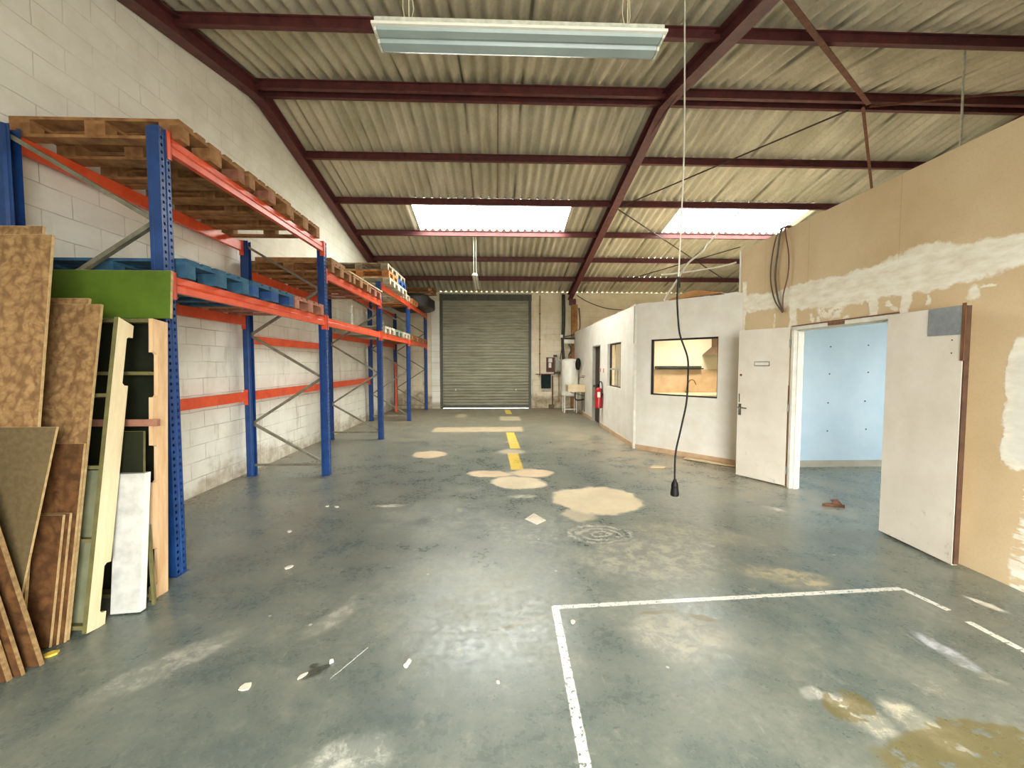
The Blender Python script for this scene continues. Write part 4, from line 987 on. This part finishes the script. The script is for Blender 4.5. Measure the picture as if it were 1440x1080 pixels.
MB().tube(smooth_path([(2.78, BACK-0.1, 3.95), (3.2, BACK-0.05, 3.72), (3.9, BACK-0.04, 3.5), (5.0, BACK-0.03, 3.42)]), 0.014).build('cable', M_cab, ac, smooth=True)
# ------------------------------------------------------------------ far right corner: pipes, heater, sink, boxes, extinguisher
M_orange_pipe = simple('tarnished_copper_pipe', (178,124,70), (140,92,50), 0.5, metal=0.3)
M_dkpipe = simple('dark_grey_pipe', (66,66,58), (48,48,42), 0.5)
M_enamel = simple('white_enamel', (240,238,228), (226,222,208), 0.35, scale=4)
M_cer = simple('cream_ceramic', (226,206,170), (208,186,148), 0.35, scale=4)
pp = thing('copper_pipe', 'thin copper pipe running down the wall beside the roller shutter', 'pipe', (1.50, BACK-0.03, 1.2))
MB().tube([(1.50, BACK-0.03, 1.16), (1.50, BACK-0.03, 3.95)], 0.016).build('pipe', M_orange_pipe, pp)
for z in (1.9, 2.4, 3.3): MB().box(1.475, BACK-0.05, z, 1.525, BACK-0.001, z+0.03).build('clip', M_dkpipe, pp)
dpipe = thing('drain_pipe', 'dark pipes and cables running down the wall left of the ochre column', 'pipe', (2.32, BACK-0.08, 0))
MB().tube(smooth_path([(2.30, BACK-0.08, 3.98), (2.31, BACK-0.08, 3.0), (2.29, BACK-0.08, 2.4), (2.33, BACK-0.08, 1.7)]), 0.05, 10).build('pipe', M_dkpipe, dpipe, smooth=True)
MB().tube(smooth_path([(2.37, BACK-0.05, 3.98), (2.38, BACK-0.05, 3.2), (2.36, BACK-0.05, 2.6), (2.24, BACK-0.06, 1.9), (2.215, BACK-0.06, 1.72)]), 0.014).build('cable', M_dkpipe, dpipe, smooth=True)
MB().box(2.20, BACK-0.13, 2.48, 2.30, BACK-0.001, 2.58).build('junction_box', M_enamel, dpipe)
MB().tube(smooth_path([(2.28, BACK-0.20, 2.50), (2.6, BACK-0.205, 2.56), (2.83, BACK-0.21, 2.72), (2.88, BACK-0.21, 2.95), (2.84, BACK-0.2, 3.5)]), 0.016).build('cable', M_dkpipe, dpipe, smooth=True)
sh_ = thing('flue_box', 'white duct piece under a dark bracket on the ochre column', 'duct', (2.55, BACK-0.25, 2.3))
MB().box(2.32, BACK-0.32, 2.27, 2.66, BACK-0.175, 2.40).build('duct', M_enamel, sh_); MB().box(2.28, BACK-0.33, 2.42, 2.72, BACK-0.175, 2.47).build('bracket', M_dkpipe, sh_)
fb = thing('fuse_box', 'brown fuse board with white switchgear on the back wall', 'fuse box', (1.88, BACK-0.02, 1.28))
MB().box(1.73, BACK-0.03, 1.28, 2.04, BACK-0.001, 1.79).build('backboard', simple('brown_board', (104,58,36), (84,46,30), 0.6), fb)
MB().box(1.80, BACK-0.10, 1.62, 1.93, BACK-0.031, 1.76).build('breaker', M_enamel, fb); MB().box(1.81, BACK-0.09, 1.43, 1.90, BACK-0.031, 1.60).build('switch', M_enamel, fb)
gb = thing('meter_box', 'small grey box beside the brown fuse board', 'meter box', (2.12, BACK-0.05, 1.4))
MB().box(2.06, BACK-0.12, 1.38, 2.20, BACK-0.001, 1.68).build('case', simple('grey_blue_box', (190,200,194), (170,180,174), 0.5), gb, bevel=0.006)
MB().box(1.98, BACK-0.10, 1.80, 2.10, BACK-0.002, 1.88).build('clamp', M_dkpipe, gb)
ws = thing('wall_shelf', 'narrow dark shelf rail under the fuse board', 'shelf', (1.75, BACK-0.05, 1.2))
MB().box(1.36, BACK-0.12, 1.19, 2.02, BACK-0.001, 1.215).build('rail', M_brown_steel, ws); MB().box(2.0, BACK-0.14, 1.21, 2.22, BACK-0.001, 1.29).build('ledge', M_dkpipe, ws)
gtowel = MB().box(1.545, BACK-0.14, 0.70, 1.885, BACK-0.115, 1.185).box(1.545, BACK-0.10, 0.85, 1.885, BACK-0.085, 1.185).box(1.545, BACK-0.14, 1.165, 1.885, BACK-0.085, 1.189)
single('hanging_cloth', gtowel, simple('black_green_cloth', (20,42,38), (12,28,26), 0.9, bump=0.3), 'black green cloth hanging from the shelf rail', 'cloth', (1.715, BACK-0.11, 0.70), bevel=0.012)
dp2 = thing('stand_pipe', 'rusty vertical pipe with a foot beside the hanging cloth', 'pipe', (1.95, BACK-0.05, 0))
MB().tube([(1.95, BACK-0.05, 0.0), (1.95, BACK-0.05, 1.15)], 0.022).build('pipe', M_brown_steel, dp2); MB().box(1.82, BACK-0.18, 0, 2.0, BACK-0.002, 0.13).build('foot', simple('mossy_concrete', (122,108,76), (98,86,58), 0.9), dp2, bevel=0.01)
MB().tube([(2.18, BACK-0.04, 0.2), (2.18, BACK-0.04, 1.2)], 0.012).build('pipe', M_orange_pipe, dp2)
wh = thing('water_heater', 'tall white cylindrical water heater on a low white stand', 'water heater', (2.36, 13.45, 0))
hx, hy = 2.35, 13.45
smooth_by_angle(MB().lathe((hx, hy, 0.52), [(0.02,0),(0.20,0.0),(0.255,0.03),(0.265,0.06),(0.265,1.14),(0.25,1.18),(0.17,1.21),(0.02,1.22)], 32).build('tank', M_enamel, wh), 30)
for (dx, dy) in ((-0.19,-0.19),(0.19,-0.19),(-0.19,0.19),(0.19,0.19)): MB().box(hx+dx-0.015, hy+dy-0.015, 0, hx+dx+0.015, hy+dy+0.015, 0.55).build('leg', M_enamel, wh)
MB().box(hx-0.20, hy-0.22, 0.10, hx+0.20, hy-0.18, 0.13).build('foot_rail', M_enamel, wh)
MB().tube(smooth_path([(hx-0.02, hy, 1.74), (hx-0.02, hy, 1.86), (hx+0.04, hy, 2.0), (hx+0.10, hy+0.5, 2.15), (hx+0.15, BACK-0.25, 2.20), (hx+0.15, BACK-0.25, 2.235)]), 0.03).build('flue', M_dkpipe, wh, smooth=True)
MB().lathe((hx, hy, 1.72), [(0.07,0),(0.06,0.07),(0.03,0.12)], 14).build('cap', M_brown_steel, wh)
single('black_pouch', blob_mb((2.55, 13.10, 1.56), (0.075, 0.07, 0.19), 21, amp=0.22, power=0.8), M_blk, 'black pouch hung on the side of the water heater', 'pouch', (2.55, 13.10, 1.37), smooth=True)
sk = thing('wall_sink', 'cream wall hung sink in front of the water heater', 'sink', (2.40, 12.7, 0.7))
bs = MB(); sx0, sx1, sy0, sy1, s0, s1 = 2.12, 2.645, 12.42, 12.86, 0.72, 0.93
bs.box(sx0, sy0, s0, sx1, sy0+0.03, s1).box(sx0, sy1-0.03, s0, sx1, sy1, s1).box(sx0, sy0+0.03, s0, sx0+0.03, sy1-0.03, s1).box(sx1-0.06, sy0+0.03, s0, sx1, sy1-0.03, s1).box(sx0+0.03, sy0+0.03, s0, sx1-0.06, sy1-0.03, s0+0.03)
bs.build('basin', M_cer, sk, bevel=0.008)
MB().tube(smooth_path([(2.655, 12.65, 1.14), (2.60, 12.65, 1.16), (2.52, 12.65, 1.15), (2.50, 12.65, 1.08)]), 0.013).box(2.645, 12.45, 1.18, 2.66, 12.95, 1.21).build('tap', M_handle, sk)
MB().tube(smooth_path([(2.38, 12.64, 0.72), (2.38, 12.64, 0.52), (2.46, 12.64, 0.46), (2.64, 12.64, 0.48)]), 0.024).build('drain', M_dkpipe, sk, smooth=True)
MB().bar((2.62, 12.50, 0.70), (2.63, 12.50, 0.12), 0.02, 0.02, (0,1,0)).bar((2.62, 12.80, 0.70), (2.63, 12.80, 0.12), 0.02, 0.02, (0,1,0)).bar((2.2, 12.50, 0.712), (2.63, 12.50, 0.60), 0.02, 0.02).build('bracket', M_dkpipe, sk)
M_extred = simple('red_extinguisher_paint', (184,24,36), (160,18,28), 0.3, scale=4)
ex = thing('fire_extinguisher', 'red fire extinguisher hanging on the white wall beside the far doorway', 'fire extinguisher', (2.49, 10.18, 0.48))
ex_x, ex_y = 2.50, 10.20
smooth_by_angle(MB().lathe((ex_x, ex_y, 0.48), [(0.02,0),(0.075,0.0),(0.085,0.012),(0.085,0.43),(0.075,0.47),(0.045,0.50),(0.025,0.51)], 24).build('cylinder', M_extred, ex), 35)
MB().lathe((ex_x, ex_y, 0.985), [(0.022,0),(0.026,0.02),(0.022,0.05)], 12).bar((ex_x-0.09, ex_y, 1.03), (ex_x+0.02, ex_y, 1.05), 0.025, 0.02).bar((ex_x-0.08, ex_y, 1.07), (ex_x+0.02, ex_y, 1.055), 0.025, 0.012).build('valve', M_blk, ex)
MB().box(ex_x-0.135, ex_y-0.02, 1.0, ex_x-0.08, ex_y+0.02, 1.05).build('gauge', simple('dark_green_plastic', (46,66,40), (34,50,30), 0.5), ex)
MB().tube(smooth_path([(ex_x, ex_y-0.02, 1.04), (ex_x+0.02, ex_y-0.05, 1.13), (ex_x+0.05, ex_y-0.12, 1.10), (ex_x+0.055, ex_y-0.12, 0.92), (ex_x+0.055, ex_y-0.09, 0.75)]), 0.013).build('hose', M_blk, ex, smooth=True)
MB().lathe((ex_x, ex_y, 0.74), [(0.0865,0),(0.0865,0.15)], 24).build('label_band', M_extred, ex)
lbm = MB()
for i in range(5):
    a0, a1 = math.radians(236+i*10), math.radians(246+i*10); R_ = 0.0885
    lbm.add([(ex_x+R_*math.cos(a0), ex_y+R_*math.sin(a0), 0.75), (ex_x+R_*math.cos(a1), ex_y+R_*math.sin(a1), 0.75), (ex_x+R_*math.cos(a1), ex_y+R_*math.sin(a1), 0.88), (ex_x+R_*math.cos(a0), ex_y+R_*math.sin(a0), 0.88)], [(0,1,2,3)])
lbm.build('label', M_enamel, ex)
MB().box(ex_x+0.03, ex_y-0.03, 0.80, 2.602, ex_y+0.03, 0.84).build('wall_bracket', M_blk, ex)
M_swred = simple('faded_red_print', (196,92,80), (180,84,72), 0.6)
for i, (yy, lab) in enumerate(((10.42, 'farther white light switch plate beside the far doorway'), (10.08, 'nearer white switch plate between doorway and small window'))):
    px_ = 2.55 + 0.14*(yy-7.63)/7.04
    s_ = thing('switch_plate', lab, 'switch', (px_-0.006, yy, 1.34), group='switch plates on the white side wall')
    MB().box(px_-0.010, yy-0.06, 1.34, px_-0.0005, yy+0.06, 1.48).build('plate', M_enamel, s_, bevel=0.002)
    MB().box(px_-0.012, yy-0.035, 1.36, px_-0.010, yy+0.035, 1.46).build('rocker', M_swred, s_)

# ------------------------------------------------------------------ kitchen behind the angled window
M_tile = simple('tan_patterned_splashback', (204,174,138), (182,150,112), 0.45, scale=5, lo=0.3, hi=0.7)
M_worktop = simple('pale_worktop', (240,226,196), (228,212,180), 0.35)
M_unit = simple('cream_kitchen_unit', (232,222,200), (222,210,186), 0.5)
kc = thing('kitchen_cabinet', 'cream base cabinets along the kitchen back wall', 'cabinet', (4.9, 9.2, 0))
MB().box(3.62, 8.95, 0.1, 6.19, 9.495, 0.875).build('body', M_unit, kc)
for i in range(4):
    d_ = MB().box(3.64+i*0.635, 8.93, 0.12, 4.25+i*0.635, 8.949, 0.865).build('cabinet_door', M_unit, kc, bevel=0.003)
    MB().box(4.15+i*0.635, 8.91, 0.70, 4.165+i*0.635, 8.929, 0.83).build('handle', M_handle, d_)
MB().box(3.62, 9.0, 0.0, 6.19, 9.45, 0.1).build('plinth', M_dark, kc)
single('worktop', MB().box(3.60, 8.90, 0.876, 6.195, 9.497, 0.916), M_worktop, 'pale kitchen worktop below the tan splashback', 'worktop', (4.9, 9.2, 0.876), bevel=0.003)
single('splashback', MB().box(3.60, 9.484, 0.918, 6.195, 9.499, 1.44), M_tile, 'tan patterned splashback on the kitchen back wall', 'splashback', (4.9, 9.49, 0.918))
shf = thing('wall_shelf', 'long dark shelf above the tan splashback in the kitchen', 'shelf', (4.1, 9.42, 1.45))
MB().box(3.63, 9.36, 1.445, 4.70, 9.499, 1.475).build('rail', M_dkpipe, shf); MB().box(3.63, 9.30, 1.475, 4.62, 9.499, 1.52).build('panel', M_dkpipe, shf)
hd = thing('extractor_hood', 'brown steel chimney extractor hood in the kitchen', 'extractor hood', (5.1, 9.3, 1.76))
M_hood = simple('brown_steel_hood', (116,90,68), (96,74,56), 0.4, metal=0.2)
MB().add([(4.72,9.0,1.77),(5.42,9.0,1.77),(5.42,9.49,1.77),(4.72,9.49,1.77),(4.94,9.24,1.96),(5.20,9.24,1.96),(5.20,9.49,1.96),(4.94,9.49,1.96)], [(0,3,2,1),(4,5,6,7),(0,1,5,4),(1,2,6,5),(2,3,7,6),(3,0,4,7)]).build('canopy', M_hood, hd)
MB().box(4.94, 9.25, 1.96, 5.20, 9.49, 2.555).build('chimney', M_hood, hd)
tp = thing('kitchen_tap', 'curved kitchen tap rising from the worktop', 'tap', (4.28, 9.30, 0.916))
MB().lathe((4.28, 9.30, 0.916), [(0.028,0),(0.024,0.05),(0.018,0.06)], 14).build('base', M_handle, tp)
MB().tube(smooth_path([(4.28, 9.30, 0.96), (4.30, 9.29, 1.10), (4.35, 9.27, 1.20), (4.42, 9.25, 1.20), (4.47, 9.23, 1.10)]), 0.011).build('spout', simple('bronze_spout', (130,92,52), (104,72,40), 0.35, metal=0.7), tp, smooth=True)
def room_lamp(name, label, loc, size, watts, col):
    t = thing(name, label, 'lamp', loc)
    g = NG(name+'_glow'); em = g.n.new('ShaderNodeEmission'); em.inputs[0].default_value = col; em.inputs[1].default_value = 6.0
    g.t.links.new(em.outputs[0], g.out.inputs[0])
    MB().box(loc[0]-size/2, loc[1]-size/2, loc[2]-0.03, loc[0]+size/2, loc[1]+size/2, loc[2]).build('diffuser', g.m, t)
    l = bpy.data.lights.new(name+'_light', 'AREA'); l.size = size*0.9; l.energy = watts; l.color = col[:3]
    lo = bpy.data.objects.new(name+'_light', l); C.objects.link(lo); lo.parent = t; lo.location = (0, 0, -0.04)
room_lamp('kitchen_ceiling_lamp', 'square warm kitchen ceiling lamp', (4.5, 8.1, 2.558), 0.5, 40, (1.0, 0.93, 0.78, 1))
room_lamp('office_ceiling_lamp', 'square warm ceiling lamp in the far room', (4.5, 12.0, 2.558), 0.5, 100, (1.0, 0.86, 0.62, 1))
room_lamp('blue_room_fill_lamp', 'square cool unseen lamp added to brighten the blue room', (6.0, 3.2, 3.218), 0.8, 24, (0.92, 0.97, 1.0, 1))  # unseen fill lamp, added to brighten the blue wall

# ------------------------------------------------------------------ small litter on the floor
M_paper = simple('off_white_paper', (234,226,208), (214,204,184), 0.8, scale=20)
M_yel = simple('yellow_scrap', (238,206,84), (220,186,64), 0.7)
M_leafb = simple('brown_dry_scrap', (112,72,46), (70,44,30), 0.8)
def crumb(name, cat, label, c, r, m, seed, hgt=0.006, group=None, elong=1.0, rot=0.0):
    random.seed(seed); n = 7; pts = []
    for k in range(n):
        a = 2*PI*k/n; q = r*random.uniform(0.7, 1.2)
        x, y = q*math.cos(a)*elong, q*math.sin(a)
        pts.append((c[0]+x*math.cos(rot)-y*math.sin(rot), c[1]+x*math.sin(rot)+y*math.cos(rot), 0.0005))
    return single(name, MB().prism(pts, (0, 0, hgt)), m, label, cat, (c[0], c[1], 0.0005), group)
ps = MB().add([(0.279,4.168,0.001),(0.385,4.325,0.004),(0.492,4.125,0.001),(0.388,4.012,0.003),(0.385,4.17,0.012),
               (0.279,4.168,0.0002),(0.385,4.325,0.0002),(0.492,4.125,0.0002),(0.388,4.012,0.0002)], [(0,1,4),(1,2,4),(2,3,4),(3,0,4),(5,8,7,6),(0,5,6,1),(1,6,7,2),(2,7,8,3),(3,8,5,0)])
single('paper_sheet', ps, M_paper, 'square of crumpled pale paper on the floor by the big cement patch', 'paper', (0.385, 4.17, 0.0002))
single('plastic_plug', MB().tube([(-0.476, 2.112, 0.013), (-0.466, 2.150, 0.013)], [0.012, 0.0125], 14), M_enamel, 'small white plastic plug lying on its side on the open floor', 'plug', (-0.471, 2.13, 0.0))
crumb('plaster_chip', 'chip', 'oval pale plaster chip on the floor left of the white plug', (-1.23, 2.01), 0.024, M_paper, 1, elong=1.3, rot=0.3)
crumb('yellow_scrap', 'scrap', 'small yellow scrap on the floor beside the leaning boards', (-2.425, 2.285), 0.028, M_yel, 2, hgt=0.01)
crumb('plaster_chip', 'chip', 'small cream chip on the floor before the first rack upright', (-1.611, 3.227), 0.026, M_paper, 3, elong=1.4, rot=0.8)
crumb('plaster_chip', 'chip', 'tiny cream chip on the floor left of the white tape line', (0.001, 1.998), 0.011, M_paper, 4)
crumb('plaster_chip', 'chip', 'tiny yellowish cube of plaster inside the taped bay', (0.46, 2.46), 0.013, M_paper, 5, hgt=0.012)
crumb('plaster_chip', 'chip', 'white crumb at the tip of the dark wet mark', (-0.88, 2.17), 0.012, M_enamel, 6, hgt=0.012)
crumb('plaster_chip', 'chip', 'long beige splinter lying on the dark wet mark', (-0.985, 2.075), 0.011, M_paper, 7, elong=3.0, rot=0.9)
for i, (x, y, s) in enumerate(((-1.77, 4.60, 9), (-1.88, 4.62, 12), (-1.95, 3.93, 13))):
    crumb('plaster_chip', 'chip', ('white chip of a close pair near the second rack upright, on the aisle side', 'white chip of a close pair near the second rack upright, on the rack side', 'single white chip below the lower first bay beam')[i], (x, y), 0.02, M_paper, s, elong=1.3, rot=i)
dl = MB().prism([(3.60,4.44,0.0005),(3.70,4.40,0.0005),(3.80,4.37,0.0005),(3.79,4.42,0.0005),(3.68,4.46,0.0005)], (0,0,0.03)).prism([(3.70,4.40,0.03),(3.80,4.40,0.03),(3.79,4.44,0.06),(3.71,4.45,0.05)], (0.0,0.02,0.01))
single('dry_scrap', dl, M_leafb, 'curled dark brown scrap on the threshold of the double doorway', 'scrap', (3.70, 4.41, 0.0005))
crumb('tile_piece', 'tile', 'flat piece of pale tile on the stained floor before the kitchen window', (2.44, 6.22), 0.075, simple('pale_pink_tile', (236,214,178), (222,198,160), 0.6), 15, hgt=0.01, elong=1.5)
single('loose_trim', MB().bar((3.08, 6.72, 0.02), (3.62, 6.12, 0.02), 0.05, 0.012).bar((3.10, 6.72, 0.032), (3.5, 6.26, 0.028), 0.02, 0.012), M_ply, 'detached strip of trim lying along the foot of the angled white wall', 'trim', (3.4, 6.4, 0.013))
